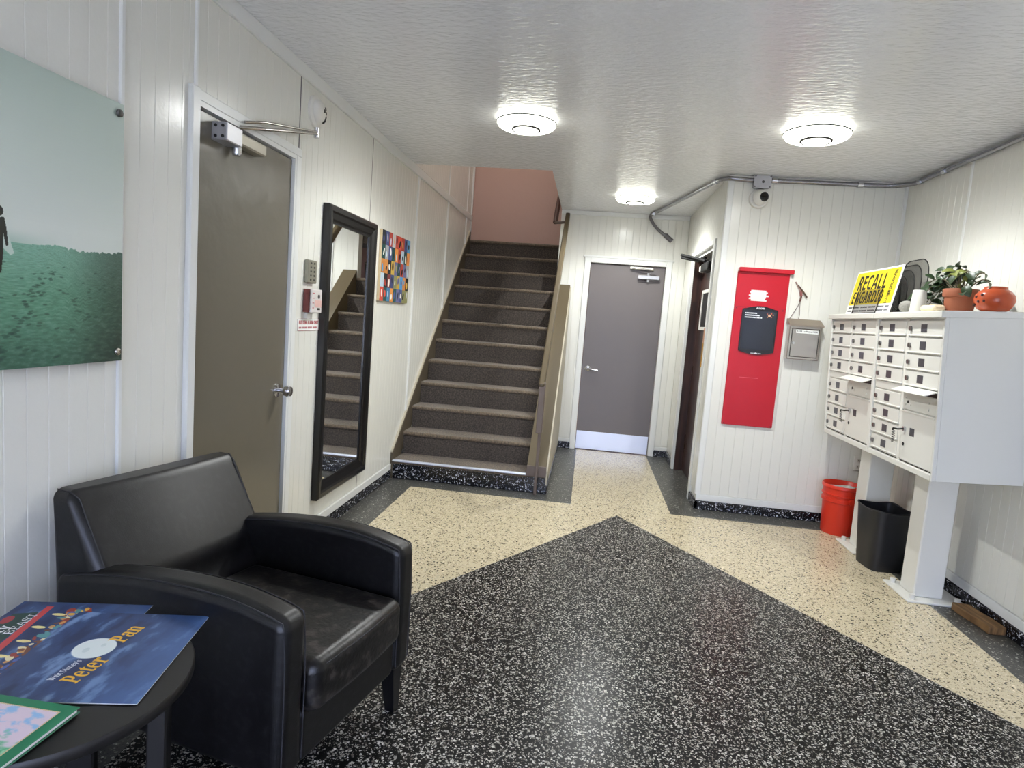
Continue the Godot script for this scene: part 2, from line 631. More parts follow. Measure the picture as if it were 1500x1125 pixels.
# ---------------------------------------------------------------- room shell
func board_mesh(w: float, l: float) -> ArrayMesh:
	var key := "%.4f_%.4f" % [w, l]
	if not board_meshes.has(key):
		var b := MB.new()
		var h := w * 0.5 - 0.0002
		var ch := minf(0.0017, h * 0.4)
		var d := 0.008
		b.prism(PackedVector2Array([Vector2(-h, 0), Vector2(h, 0), Vector2(h, d - ch), Vector2(h - ch, d), Vector2(-h + ch, d), Vector2(-h, d - ch)]), 0, l)
		# the prism runs along z with its face towards +y: turn it upright with its face towards +z
		var r := MB.new()
		r.xf = Transform3D(Basis(Vector3(-1, 0, 0), Vector3(0, 0, 1), Vector3(0, 1, 0)), Vector3())
		for i in range(0, b.v.size(), 3):
			r.tri3(b.v[i], b.v[i + 2], b.v[i + 1], b.n[i], b.n[i + 2], b.n[i + 1])
		board_meshes[key] = r.mesh()
	return board_meshes[key]

func boards(wall: Node3D, u0: float, u1: float, y0: float, y1: float, phase: float) -> void:
	# boards fill [u0, u1]; their joints fall on phase + k * PITCH; faces end at local z = 0
	var k := floori((u0 - phase) / PITCH + 0.001)
	while phase + k * PITCH < u1 - 0.004:
		var a := maxf(u0, phase + k * PITCH)
		var b := minf(u1, phase + (k + 1) * PITCH)
		if b - a > 0.006:
			var o := MeshInstance3D.new()
			o.mesh = board_mesh(snappedf(b - a, 0.0005), y1 - y0)
			o.material_override = M.white
			o.name = numbered("board", wall)
			o.position = Vector3((a + b) * 0.5, y0, -0.008)
			wall.add_child(o, true)
		k += 1

func slab(node: Node3D, called: String, m: Material, spans: Array) -> void:
	var b := MB.new()
	for s: Array in spans: b.span(s[0], s[1])
	put(node, called, b, m)

func shell() -> void:
	var V := func(x: float, y: float, z: float) -> Vector3: return Vector3(x, y, z)
	# floor: fields of terrazzo
	var fl := struct("floor", Transform3D(), "terrazzo floor with a black and white diamond, cream field and dark border")
	slab(fl, "floor_slab", M.border_terrazzo, [[V.call(-0.2, -0.2, ZB + 0.15), V.call(RX + 0.2, -0.004, -7.1)]])
	# everything between the dark border strips is cream; the strips themselves are inlaid
	var f2 := func(p: Array, m: Material, called: String) -> void:
		var b := MB.new()
		b.xf = Transform3D(FLAT, Vector3())
		var q := PackedVector2Array()
		for w: Array in p: q.append(Vector2(w[0], -w[1]))
		b.prism(q, -0.004, 0.0)
		put(fl, called, b, m)
	var bx := 0.2335
	var bz := -4.768
	var apex := [1.8453, -4.60]
	var kl := (1.8453 - 0.789) / (4.60 - 2.942)                      # the two sides of the diamond
	var kr := (3.273 - 1.8453) / (4.60 - 2.458)
	var lz := -4.60 + (1.8453 - bx) / kl
	var rz := -4.60 + (3.497 - 1.8453) / kr
	f2.call([[0.0, -4.952], [0.0, ZB], [bx, ZB], [bx, bz], [1.5009, bz], [1.5009, -6.9], [SO, -6.9], [SO, -4.952]], M.border_terrazzo, "border_field")
	f2.call([[HX, ZF], [HX, -6.9], [2.2556, -6.9], [2.2556, -4.782], [3.497, -4.782], [3.497, ZB], [RX, ZB], [RX, ZF]], M.border_terrazzo, "border_field")
	f2.call([[HX, -5.33], [2.60, -5.33], [2.60, -6.37], [HX, -6.37]], M.border_terrazzo, "threshold_field")
	f2.call([[bx, lz], [bx, bz], [1.5009, bz], [1.5009, -6.9], [2.2556, -6.9], [2.2556, -4.782], [3.497, -4.782], [3.497, rz], apex], M.cream_terrazzo, "cream_field")
	f2.call([[bx, ZB], [bx, lz], apex, [3.497, rz], [3.497, ZB]], M.dark_terrazzo, "diamond_field")

	# ceiling with the stairwell opening
	var ce := struct("ceiling", Transform3D(), "glossy white rolled-paint ceiling with an opening over the stairs")
	slab(ce, "ceiling_slab", M.ceiling, [[V.call(-0.2, RH, ZB + 0.15), V.call(RX + 0.2, RH + 0.26, -5.15)], [V.call(SX, RH, -5.15), V.call(RX + 0.2, RH + 0.26, -7.05)]])

	# left wall
	var wl := struct("wall_left", T(0, 0, 0, LW))
	slab(wl, "backing", M.white, [[V.call(-ZB - 0.15, 0, -0.16), V.call(2.30, 5.0, -0.0081)], [V.call(3.09, 0, -0.16), V.call(-ZP + 0.15, 5.0, -0.0081)], [V.call(2.30, 2.095, -0.16), V.call(3.09, 5.0, -0.0081)]])
	boards(wl, -ZB, 2.24, 0.125, 2.50, 1.561)
	boards(wl, 2.24, 3.15, 2.15, 2.50, 1.561)
	boards(wl, 3.15, -ZP, 0.125, 2.50, 1.561)
	boards(wl, 5.15, -ZP, 2.575, 4.85, 1.561)
	var tl := struct("trim_1", T(0, 0, 0, LW))
	put(tl, "crown_strip", MB.new().span(V.call(-ZB, 2.495, -0.008), V.call(-ZP, RH if false else 2.5635, 0.014), 0.004), M.white_trim)
	put(tl, "base_strip", MB.new().span(V.call(3.15, 0.072, -0.008), V.call(4.95, 0.122, 0.010), 0.003), M.white_trim)
	put(tl, "base_strip", MB.new().span(V.call(-ZB, 0.072, -0.008), V.call(2.24, 0.122, 0.010), 0.003), M.white_trim)
	for u: float in [0.68, 1.903]:
		put(tl, "batten", MB.new().span(V.call(u - 0.009, 0.12, -0.004), V.call(u + 0.009, 2.495, 0.009), 0.003), M.white_trim)
	for u: float in [4.185]:
		put(tl, "seam_strip", MB.new().span(V.call(u - 0.003, 0.125, -0.004), V.call(u + 0.003, 2.495, 0.0015)), mat(c8(120, 118, 112), 0.6))
	put(tl, "seam_strip", MB.new().span(V.call(3.118, 2.151, -0.004), V.call(3.126, 2.495, 0.0015)), mat(c8(96, 92, 94), 0.6))
	put(tl, "batten", MB.new().span(V.call(2.268, 2.151, -0.004), V.call(2.284, 2.495, 0.009), 0.003), M.white_trim)
	for u: float in [5.309, 6.43, 7.376]:
		put(tl, "batten", MB.new().span(V.call(u - 0.013, 0.12, -0.004), V.call(u + 0.013, 2.495, 0.011), 0.003), M.white_trim)
	for u: float in [6.43, 7.376]:
		put(tl, "batten", MB.new().span(V.call(u - 0.012, 2.565, -0.004), V.call(u + 0.012, 4.8, 0.007), 0.003), M.white_trim)
	put(tl, "corner_batten", MB.new().span(V.call(7.63, 2.0, -0.004), V.call(7.668, 4.8, 0.012), 0.003), M.white_trim)
	var bl := struct("baseboard_left", T(0, 0, 0, LW))
	put(bl, "cove_base", MB.new().span(V.call(-ZB, 0, -0.02), V.call(2.24, 0.072, 0.012), 0.006), M.base_terrazzo)
	put(bl, "cove_base", MB.new().span(V.call(3.15, 0, -0.02), V.call(4.952, 0.072, 0.012), 0.006), M.base_terrazzo)

	# front wall with the red panel
	var wf := struct("wall_front", T(0, 0, ZF))
	slab(wf, "backing", M.white, [[V.call(HX + 0.012, 0, -0.16), V.call(RX + 0.15, RH, -0.0081)]])
	boards(wf, HX, RX, 0.125, RH - 0.001, HX + 0.03)
	var tf := struct("trim_2", T(0, 0, ZF))
	put(tf, "base_strip", MB.new().span(V.call(HX, 0.072, -0.008), V.call(RX, 0.122, 0.010), 0.003), M.white_trim)
	put(tf, "corner_batten", MB.new().span(V.call(RX - 0.022, 0.12, -0.004), V.call(RX, RH - 0.001, 0.012), 0.003), M.white_trim)
	put(tf, "corner_batten", MB.new().span(V.call(HX - 0.010, 0.12, -0.02), V.call(HX + 0.034, RH - 0.001, 0.006), 0.003), M.white_trim)
	var bf := struct("baseboard_front", T(0, 0, ZF))
	put(bf, "cove_base", MB.new().span(V.call(HX - 0.012, 0, -0.02), V.call(RX, 0.072, 0.012), 0.006), M.base_terrazzo)

	# right wall (mailbox side)
	var wr := struct("wall_right", T(RX, 0, 0, RW))
	slab(wr, "backing", M.white, [[V.call(ZF - 0.15, 0, -0.16), V.call(ZB + 0.15, RH, -0.0081)]])
	boards(wr, ZF, ZB, 0.125, RH - 0.001, -4.217)
	var tr := struct("trim_3", T(RX, 0, 0, RW))
	put(tr, "base_strip", MB.new().span(V.call(ZF, 0.072, -0.008), V.call(ZB, 0.122, 0.010), 0.003), M.white_trim)
	for u: float in [-4.215, -2.996, -1.78, -0.56, 0.66]:
		put(tr, "batten", MB.new().span(V.call(u - 0.011, 0.12, -0.004), V.call(u + 0.011, RH - 0.001, 0.006), 0.003), M.white_trim)
	var br := struct("baseboard_right", T(RX, 0, 0, RW))
	put(br, "cove_base", MB.new().span(V.call(ZF, 0, -0.02), V.call(ZB, 0.072, 0.012), 0.006), M.base_terrazzo)

	# hallway end wall and right wall
	var we := struct("wall_end", T(0, 0, ZE))
	slab(we, "backing", M.white, [[V.call(SX, 0, -0.12), V.call(1.472, RH, -0.0081)], [V.call(2.277, 0, -0.12), V.call(HX + 0.15, RH, -0.0081)], [V.call(1.472, 2.035, -0.12), V.call(2.277, RH, -0.0081)]])
	boards(we, SX, 1.415, 0.125, 2.525, 1.325)
	boards(we, 1.415, 2.335, 2.10, 2.525, 1.325)
	boards(we, 2.335, HX, 0.125, 2.525, 1.325)
	var te := struct("trim_4", T(0, 0, ZE))
	put(te, "crown_strip", MB.new().span(V.call(SX, 2.52, -0.008), V.call(HX, RH - 0.0005, 0.012), 0.003), M.white_trim)
	put(te, "base_strip", MB.new().span(V.call(SO, 0.072, -0.008), V.call(1.415, 0.11, 0.008), 0.003), M.white_trim)
	put(te, "base_strip", MB.new().span(V.call(2.335, 0.072, -0.008), V.call(HX, 0.11, 0.008), 0.003), M.white_trim)
	var be := struct("baseboard_end", T(0, 0, ZE))
	put(be, "cove_base", MB.new().span(V.call(SO, 0, -0.02), V.call(1.43, 0.072, 0.012), 0.006), M.base_terrazzo)
	put(be, "cove_base", MB.new().span(V.call(2.32, 0, -0.02), V.call(HX, 0.072, 0.012), 0.006), M.base_terrazzo)
	var wh := struct("wall_hallway", T(HX, 0, 0, RW))
	slab(wh, "backing", M.white, [[V.call(ZE - 0.1, 0, -0.14), V.call(-6.37, RH, -0.0081)], [V.call(-5.33, 0, -0.14), V.call(ZF - 0.009, RH, -0.0081)], [V.call(-6.37, 2.09, -0.14), V.call(-5.33, RH, -0.0081)]])
	boards(wh, ZE, -6.43, 0.125, RH - 0.001, ZF)
	boards(wh, -5.27, ZF - 0.001, 0.125, RH - 0.001, ZF)
	boards(wh, -6.43, -5.27, 2.135, RH - 0.001, ZF)
	var bh := struct("baseboard_hallway", T(HX, 0, 0, RW))
	put(bh, "cove_base", MB.new().span(V.call(ZE, 0, -0.02), V.call(-6.43, 0.072, 0.012), 0.006), M.base_terrazzo)
	put(bh, "cove_base", MB.new().span(V.call(-5.27, 0, -0.02), V.call(ZF + 0.012, 0.072, 0.012), 0.006), M.base_terrazzo)

	# stairwell above: pink end wall, upper side walls and lid
	var wp := struct("wall_stairwell")
	put(wp, "pink_wall", MB.new().span(V.call(-0.15, 0, ZP - 0.15), V.call(2.75, 5.0, ZP)), M.pink)
	put(wp, "upper_front", MB.new().span(V.call(-0.15, RH + 0.26, -5.15), V.call(SX + 0.1, 5.0, -5.0)), M.plaster)
	put(wp, "upper_side", MB.new().span(V.call(SX, RH + 0.261, -7.02), V.call(SX + 0.1, 5.0, -5.151)), M.pink)
	put(wp, "landing_side", MB.new().span(V.call(2.6, 1.9, ZP), V.call(2.75, 5.0, -6.9)), M.pink)
	put(wp, "landing_back", MB.new().span(V.call(SX + 0.1, RH + 0.261, -7.05), V.call(2.6, 5.0, -6.95)), M.pink)
	put(wp, "landing_floor", MB.new().span(V.call(SX + 0.001, 2.1, ZP), V.call(2.6, 2.27, -7.05)), M.carpet)
	put(wp, "upper_ceiling", MB.new().span(V.call(-0.15, 4.85, ZP - 0.15), V.call(2.75, 5.0, -5.0)), M.plaster)

	# entrance wall behind the camera: glazed door and two windows
	var wb := struct("wall_back", T(0, 0, ZB))
	slab(wb, "backing", M.plaster, [[V.call(-0.15, 0, 0), V.call(0.45, RH, 0.15)], [V.call(3.35, 0, 0), V.call(RX + 0.15, RH, 0.15)], [V.call(0.45, 2.32, 0), V.call(3.35, RH, 0.15)]])
	var glass := mat(Color(0.9, 0.95, 0.95, 0.06), 0.02)
	glass.transparency = BaseMaterial3D.TRANSPARENCY_ALPHA
	var bays := [[0.45, 1.40, "window_1"], [1.40, 2.40, "door_4"], [2.40, 3.35, "window_2"]]
	for b: Array in bays:
		var w := struct(b[2], T(0, 0, ZB + 0.07))
		var m := MB.new()
		m.span(V.call(b[0], 0, -0.03), V.call(b[0] + 0.05, 2.32, 0.03), 0.004)
		m.span(V.call(b[1] - 0.05, 0, -0.03), V.call(b[1], 2.32, 0.03), 0.004)
		m.span(V.call(b[0] + 0.05, 2.27, -0.03), V.call(b[1] - 0.05, 2.32, 0.03), 0.004)
		m.span(V.call(b[0] + 0.05, 0, -0.03), V.call(b[1] - 0.05, 0.12, 0.03), 0.004)
		put(w, "frame", m, M.alu)
		put(w, "pane", MB.new().span(V.call(b[0] + 0.05, 0.12, -0.003), V.call(b[1] - 0.05, 2.27, 0.003)), glass)
	var gr := struct("ground", Transform3D(), "pavement outside the entrance")
	put(gr, "pavement", MB.new().span(V.call(-6, -0.2, ZB + 0.16), V.call(10, -0.02, 14)), mat(c8(196, 195, 192), 0.9))


# ---------------------------------------------------------------- stairs
func nose(i: int) -> Vector2:                                               # (y, z) of nosing i, counted from 0
	return Vector2(R1 + i * RI, ZS - (0.2614 + (i - 1) * TR if i > 0 else 0.0))

func stairs() -> void:
	var st := thing("staircase", "carpeted straight staircase rising between the white wall and the tan curb", "stairs")
	var x0 := 0.022
	put(st, "terrazzo_riser", MB.new().span(Vector3(0.0, 0, -5.1), Vector3(SO, R1 - 0.012, ZS - 0.008), 0.004), M.base_terrazzo)
	put(st, "metal_nosing", MB.new().span(Vector3(x0 - 0.01, R1 - 0.016, ZS - 0.03), Vector3(SX, R1 + 0.002, ZS + 0.004), 0.006), M.kick)
	for i in 12:
		var p := nose(i)
		var q := nose(i + 1)
		var back := q.y - 0.03 if i < 11 else ZP
		# side profiles in (z', y): the tread with its rounded nose, and the riser below it
		var pr := PackedVector2Array()
		var r := 0.017
		pr.append(Vector2(-back, p.x))
		for k in 9:
			var a := PI / 2 + PI * 0.92 * k / 8
			pr.append(Vector2(-p.y + r + cos(a) * r, p.x - r + sin(a) * r))
		pr.append(Vector2(-back, p.x - 0.034))
		var low := p.x - RI - 0.004 if i > 0 else p.x - 0.06
		var b := MB.new()
		b.xf = Transform3D(Basis(Vector3(0, 0, -1), Vector3(0, 1, 0), Vector3(1, 0, 0)), Vector3.ZERO)
		b.prism(pr, x0, SX - 0.001)
		put(st, "tread", b, M.carpet_tread_lit)
		b = MB.new()
		b.xf = Transform3D(Basis(Vector3(0, 0, -1), Vector3(0, 1, 0), Vector3(1, 0, 0)), Vector3.ZERO)
		b.prism(PackedVector2Array([Vector2(-p.y + 0.014, p.x - 0.030), Vector2(-p.y + 0.022, low), Vector2(-back, low), Vector2(-back, p.x - 0.034)]), x0, SX - 0.001)
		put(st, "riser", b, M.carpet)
	# skirt against the left wall and the curb on the right
	var slope := RI / TR
	var sk := MB.new()
	sk.xf = Transform3D(Basis(Vector3(0, 0, -1), Vector3(0, 1, 0), Vector3(1, 0, 0)), Vector3.ZERO)
	sk.prism(PackedVector2Array([Vector2(4.951, 0.0), Vector2(4.951, 0.215), Vector2(7.60, 0.215 + slope * 2.649), Vector2(7.60, 1.9)]), 0.0, x0)
	put(st, "skirt_board", sk, M.skirt)
	var se := MB.new()
	se.xf = sk.xf
	se.prism(PackedVector2Array([Vector2(4.951, 0.215), Vector2(4.951, 0.232), Vector2(7.60, 0.232 + slope * 2.649), Vector2(7.60, 0.215 + slope * 2.649)]), 0.0, 0.016)
	put(st, "skirt_edge", se, M.cream_edge)
	var cu := MB.new()
	cu.xf = sk.xf
	cu.prism(PackedVector2Array([Vector2(4.944, 0.135), Vector2(4.944, 0.2), Vector2(6.89, 1.776), Vector2(6.89, 0.135)]), SX, SO - 0.012)
	put(st, "curb", cu, M.tan)
	var cf := MB.new()
	cf.xf = sk.xf
	cf.prism(PackedVector2Array([Vector2(4.95, 0.075), Vector2(4.95, 0.185), Vector2(6.89, 1.756), Vector2(6.89, 0.075)]), SO - 0.012, SO)
	put(st, "side_panel", cf, M.cream_edge)
	put(st, "end_block", MB.new().span(Vector3(SX - 0.002, 0.14, -4.95), Vector3(SO - 0.01, 0.225, -4.935), 0.003), M.tan_worn)
	put(st, "side_base", MB.new().span(Vector3(SO - 0.02, 0, -6.9), Vector3(SO + 0.004, 0.075, -4.95), 0.003), M.base_terrazzo)

	var hr := thing("handrail", "tan stair handrail above the curb, on a thin post at its foot", "handrail")
	var foot := Vector3(1.206, 0.86, -4.885)
	var head := Vector3(1.190, 2.50, -6.86)
	var dir := (head - foot).normalized()
	var ax := Vector3(1, 0, 0)
	var up := dir.cross(ax).normalized() * -1.0
	var bs := Basis(ax, up, ax.cross(up))
	var L := foot.distance_to(head)
	put(hr, "rail", MB.new().box(Vector3.ZERO, Vector3(0.046, 0.075, L), 0.008), M.tan, Transform3D(bs.orthonormalized(), (foot + head) * 0.5))
	put(hr, "sleeve", MB.new().span(Vector3(1.178, 0.50, -4.925), Vector3(1.228, 0.905, -4.875), 0.006), M.tan_worn)
	put(hr, "post", MB.new().span(Vector3(1.197, 0, -4.915), Vector3(1.221, 0.52, -4.893), 0.004), M.tan_worn)
	put(hr, "bracket", MB.new().tube([Vector3(1.19, 2.43, -6.84), Vector3(1.12, 2.42, -6.85), Vector3(1.085, 2.42, -6.87), Vector3(1.066, 2.43, -6.92)], 0.014), M.tan_worn)
	var ur := thing("upper_handrail", "dark handrail of the flight beyond, bending off the pink wall opening", "handrail")
	put(ur, "rail", MB.new().tube([Vector3(1.066, 2.43, -6.92), Vector3(1.066, 2.52, -7.0), Vector3(1.075, 3.0, -7.5)], 0.026), mat(c8(70, 44, 36), 0.4))
	put(ur, "rail_bracket", MB.new().tube([Vector3(1.07, 2.8, -7.3), Vector3(1.15, 2.74, -7.3)], 0.01), M.tan_worn)


# ---------------------------------------------------------------- doors
func lever(parent: Node3D, at: Vector3, side: float) -> void:
	var h := put(parent, "door_handle", MB.new().tube([Vector3(0, 0, 0), Vector3(0, 0, 0.045), Vector3(side * 0.02, 0, 0.055), Vector3(side * 0.11, -0.012, 0.055)], 0.010, 10), M.chrome, T(at.x, at.y, at.z))
	var b := MB.new()
	b.xf = Transform3D(Basis(Vector3(1, 0, 0), Vector3(0, 0, 1), Vector3(0, -1, 0)), Vector3())
	b.lathe([Vector2(0.034, 0), Vector2(0.033, 0.006), Vector2(0.022, 0.012), Vector2(0, 0.012)], 20)
	put(h, "rose", b, M.chrome)

func doors() -> void:
	var V := func(x: float, y: float, z: float) -> Vector3: return Vector3(x, y, z)
	# left wall door
	var d1 := struct("door_1", T(0, 0, 0, LW), "taupe flush door in the left wall with a closer across its head")
	put(d1, "door_leaf", MB.new().span(V.call(2.312, 0.006, -0.06), V.call(3.078, 2.085, -0.012), 0.003), M.door_tan)
	var c := MB.new()
	c.span(V.call(2.24, 0, -0.012), V.call(2.29, 2.15, 0.018), 0.005)
	put(d1, "casing", c, M.white_trim)
	c = MB.new()
	c.span(V.call(2.29, 0, -0.16), V.call(2.307, 2.11, 0.004))
	c.span(V.call(3.083, 0, -0.16), V.call(3.10, 2.11, 0.004))
	c.span(V.call(2.307, 2.09, -0.16), V.call(3.083, 2.11, 0.004))
	c.span(V.call(2.29, 2.11, -0.012), V.call(3.15, 2.15, 0.006), 0.003)
	c.span(V.call(3.10, 0, -0.012), V.call(3.15, 2.11, 0.006), 0.003)
	put(d1, "jamb", c, M.white_trim)
	for y: float in [1.845, 1.06, 0.25]:
		var h := MB.new()
		for k in 5: h.xf = T(2.309, y + 0.022 * (k - 2), -0.008); h.lathe([Vector2(0, -0.010), Vector2(0.008, -0.010), Vector2(0.008, 0.010), Vector2(0, 0.010)], 10)
		put(d1, "hinge", h, M.steel)
	var kn := MB.new()
	kn.xf = Transform3D(Basis(Vector3(1, 0, 0), Vector3(0, 0, 1), Vector3(0, -1, 0)), V.call(3.005, 0.935, -0.012))
	kn.lathe([Vector2(0.034, 0), Vector2(0.034, 0.006), Vector2(0.012, 0.010), Vector2(0.012, 0.035), Vector2(0.024, 0.045), Vector2(0.029, 0.062), Vector2(0.024, 0.076), Vector2(0, 0.078)], 24)
	put(d1, "door_knob", kn, M.chrome)
	var cl := put(d1, "door_closer", MB.new().span(V.call(2.50, 2.012, -0.03), V.call(2.745, 2.06, 0.036), 0.006), mat(c8(170, 164, 148), 0.4, 0.3))
	put(cl, "closer_plate", MB.new().span(V.call(2.405, 1.995, -0.026), V.call(2.52, 2.066, 0.052), 0.004), M.alu)
	for q: Vector2 in [Vector2(2.405, 2.01), Vector2(2.405, 2.05)]:
		for z: float in [0.005, 0.035]: put(cl, "bolt", MB.new().tube([V.call(q.x - 0.004, q.y, z), V.call(q.x + 0.002, q.y, z)], 0.006, 8), M.gap)
	var sp := MB.new()
	sp.xf = T(2.54, 1.965, 0.015)
	sp.lathe([Vector2(0, 0), Vector2(0.016, 0.002), Vector2(0.02, 0.012), Vector2(0.02, 0.05), Vector2(0, 0.05)], 16)
	put(cl, "spring_cap", sp, M.chrome)
	put(cl, "closer_arm", MB.new().tube([V.call(2.55, 2.085, 0.02), V.call(2.62, 2.10, 0.09), V.call(3.16, 2.235, 0.075)], 0.008, 8), M.steel)
	put(cl, "closer_arm", MB.new().tube([V.call(3.17, 2.245, 0.075), V.call(2.70, 2.15, 0.05), V.call(2.60, 2.12, 0.012)], 0.006, 8), M.steel)
	put(cl, "arm_joint", MB.new().tube([V.call(3.165, 2.215, 0.07), V.call(3.165, 2.265, 0.07)], 0.013, 10), M.chrome)

	# hallway end door
	var d2 := struct("door_2", T(0, 0, ZE), "grey flush door at the end of the hallway with a pale kick plate")
	put(d2, "door_leaf", MB.new().span(V.call(1.482, 0.006, -0.07), V.call(2.267, 2.028, -0.026), 0.003), M.door_grey)
	put(d2, "kick_plate", MB.new().span(V.call(1.486, 0.008, -0.027), V.call(2.262, 0.205, -0.022), 0.001), M.kick)
	c = MB.new()
	c.span(V.call(1.415, 0, -0.11), V.call(1.478, 2.10, 0.012), 0.004)
	c.span(V.call(2.271, 0, -0.11), V.call(2.335, 2.10, 0.012), 0.004)
	c.span(V.call(1.478, 2.032, -0.11), V.call(2.271, 2.10, 0.012), 0.004)
	put(d2, "jamb", c, M.white_trim)
	put(d2, "casing", MB.new().span(V.call(1.40, 2.085, -0.01), V.call(2.35, 2.105, 0.018), 0.003), M.white_trim)
	lever(d2, V.call(1.545, 0.895, -0.026), 1.0)
	cl = put(d2, "door_closer", MB.new().span(V.call(1.985, 1.89, -0.026), V.call(2.21, 1.93, 0.035), 0.005), M.alu)
	put(cl, "closer_arm", MB.new().tube([V.call(2.09, 1.94, 0.01), V.call(2.15, 1.985, 0.05), V.call(1.92, 2.0, 0.03)], 0.007, 8), M.steel)
	put(cl, "closer_arm", MB.new().span(V.call(1.90, 1.99, -0.02), V.call(2.14, 2.015, 0.015), 0.003), M.plastic_white)
	put(cl, "spring_cap", MB.new().tube([V.call(2.095, 1.955, 0.005), V.call(2.095, 1.865, 0.005)], 0.014, 12), M.alu)

	# elevator door in the hallway's right wall
	var d3 := struct("door_3", T(HX, 0, 0, RW), "dark brown wood lift door recessed in the hallway wall")
	put(d3, "door_leaf", MB.new().span(V.call(-6.36, 0.004, -0.14), V.call(-5.34, 2.085, -0.092), 0.002), M.elevator)
	c = MB.new()
	c.span(V.call(-6.43, 0, -0.012), V.call(-6.372, 2.135, 0.014), 0.004)
	c.span(V.call(-5.328, 0, -0.012), V.call(-5.27, 2.135, 0.014), 0.004)
	c.span(V.call(-6.372, 2.09, -0.012), V.call(-5.328, 2.135, 0.014), 0.004)
	put(d3, "casing", c, M.white_trim)
	c = MB.new()
	c.span(V.call(-6.372, 0, -0.14), V.call(-6.355, 2.09, -0.012))
	c.span(V.call(-5.345, 0, -0.14), V.call(-5.328, 2.09, -0.012))
	put(d3, "jamb", c, M.elevator)
	put(d3, "jamb_head", MB.new().span(V.call(-6.355, 2.06, -0.14), V.call(-5.345, 2.09, -0.012)), M.white_trim)
	var wf := MB.new()
	wf.span(V.call(-6.20, 1.40, -0.095), V.call(-6.165, 1.77, -0.082), 0.002)
	wf.span(V.call(-5.76, 1.40, -0.095), V.call(-5.725, 1.77, -0.082), 0.002)
	wf.span(V.call(-6.165, 1.40, -0.095), V.call(-5.76, 1.43, -0.082), 0.002)
	wf.span(V.call(-6.165, 1.74, -0.095), V.call(-5.76, 1.77, -0.082), 0.002)
	var wi := put(d3, "window_frame", wf, M.plastic_white)
	put(wi, "pane", MB.new().span(V.call(-6.165, 1.43, -0.0945), V.call(-5.76, 1.74, -0.09)), M.black)
	put(d3, "lock_plate", MB.new().span(V.call(-5.326, 1.10, 0.013), V.call(-5.292, 1.30, 0.022), 0.002), M.brass)
	put(d3, "lock_plate", MB.new().span(V.call(-5.326, 1.30, 0.013), V.call(-5.292, 1.42, 0.019), 0.002), mat(c8(196, 150, 120), 0.5))
	for y: float in [1.62, 0.98, 0.3]:
		put(d3, "hinge", MB.new().span(V.call(-6.345, y - 0.07, -0.095), V.call(-6.315, y + 0.07, -0.083), 0.003), mat(c8(58, 40, 34), 0.35, 0.4))
	cl = put(d3, "door_closer", MB.new().span(V.call(-6.05, 1.925, -0.092), V.call(-5.72, 2.0, -0.02), 0.008), M.black_metal)
	put(cl, "closer_arm", MB.new().tube([V.call(-5.95, 2.02, -0.04), V.call(-6.10, 2.055, 0.02), V.call(-6.26, 2.095, 0.135)], 0.014, 8), M.black_metal)
	put(cl, "closer_arm", MB.new().tube([V.call(-5.95, 2.05, -0.04), V.call(-6.10, 2.03, 0.0), V.call(-6.26, 2.07, 0.130)], 0.011, 8), M.black_metal)
	put(cl, "closer_end", MB.new().span(V.call(-6.13, 1.93, -0.09), V.call(-6.05, 1.99, -0.02), 0.01), M.plastic_white)


# ---------------------------------------------------------------- lamps and wall things
func ceiling_lights() -> void:
	var glow := mat(c8(250, 252, 245), 0.4)
	glow.emission_enabled = true
	glow.emission = Color(1.0, 1.0, 0.95)
	glow.emission_energy_multiplier = 2.2
	var spots := [[1.05, -3.86, "round ceiling light nearest the staircase wall, lit"], [2.69, -3.84, "round ceiling light above the mailboxes' side, lit"], [1.835, -5.95, "round ceiling light in the hallway before the grey door, lit"]]
	for s: Array in spots:
		var o := thing("ceiling_light", s[2], "ceiling light", T(s[0], RH, s[1]), "flush round ceiling lights")
		put(o, "mounting_pan", MB.new().lathe([Vector2(0.0, -0.014), Vector2(0.14, -0.014), Vector2(0.155, -0.010), Vector2(0.155, 0.0)], 40), M.plastic_white)
		var r := 0.176
		put(o, "diffuser", MB.new().lathe([Vector2(0.0, -0.064), Vector2(0.06, -0.064), Vector2(0.12, -0.062), Vector2(0.155, -0.056), Vector2(0.168, -0.048), Vector2(r, -0.036), Vector2(r, -0.018), Vector2(0.168, -0.016), Vector2(0.0, -0.015)], 48), glow)
		put(o, "trim_ring", MB.new().lathe([Vector2(r, -0.032), Vector2(r + 0.003, -0.0315), Vector2(r + 0.003, -0.0265), Vector2(r, -0.026)], 48), mat(c8(20, 20, 20), 0.9))
		put(o, "recess_shade_ring", MB.new().lathe([Vector2(0.085, -0.060), Vector2(0.085, -0.071), Vector2(0.076, -0.071), Vector2(0.076, -0.060)], 40), mat(c8(6, 6, 6), 0.9))  # black ring stands in for the shading of the recess in the diffuser
		lamp(o, 1.25)
	var o2 := thing("ceiling_light", "round ceiling light high over the stair landing, lit", "ceiling light", T(0.55, 4.85, -6.5), "flush round ceiling lights")
	put(o2, "diffuser", MB.new().lathe([Vector2(0.0, -0.064), Vector2(0.15, -0.06), Vector2(0.176, -0.036), Vector2(0.176, -0.002)], 32), glow)
	lamp(o2, 0.9)

func lamp(o: Node3D, energy: float) -> void:                                # the light inside a round diffuser
	var a := SpotLight3D.new()
	a.name = "lamp_light"
	a.spot_angle = 86.0
	a.spot_angle_attenuation = 0.6
	a.spot_range = 14.0
	a.spot_attenuation = 2.0
	a.light_size = 0.018
	a.light_energy = energy
	a.light_color = Color(0.98, 0.99, 0.985)
	a.shadow_enabled = true
	a.position = Vector3(0, -0.045, 0)
	a.rotation = Vector3(-PI / 2, 0, 0)
	o.add_child(a)

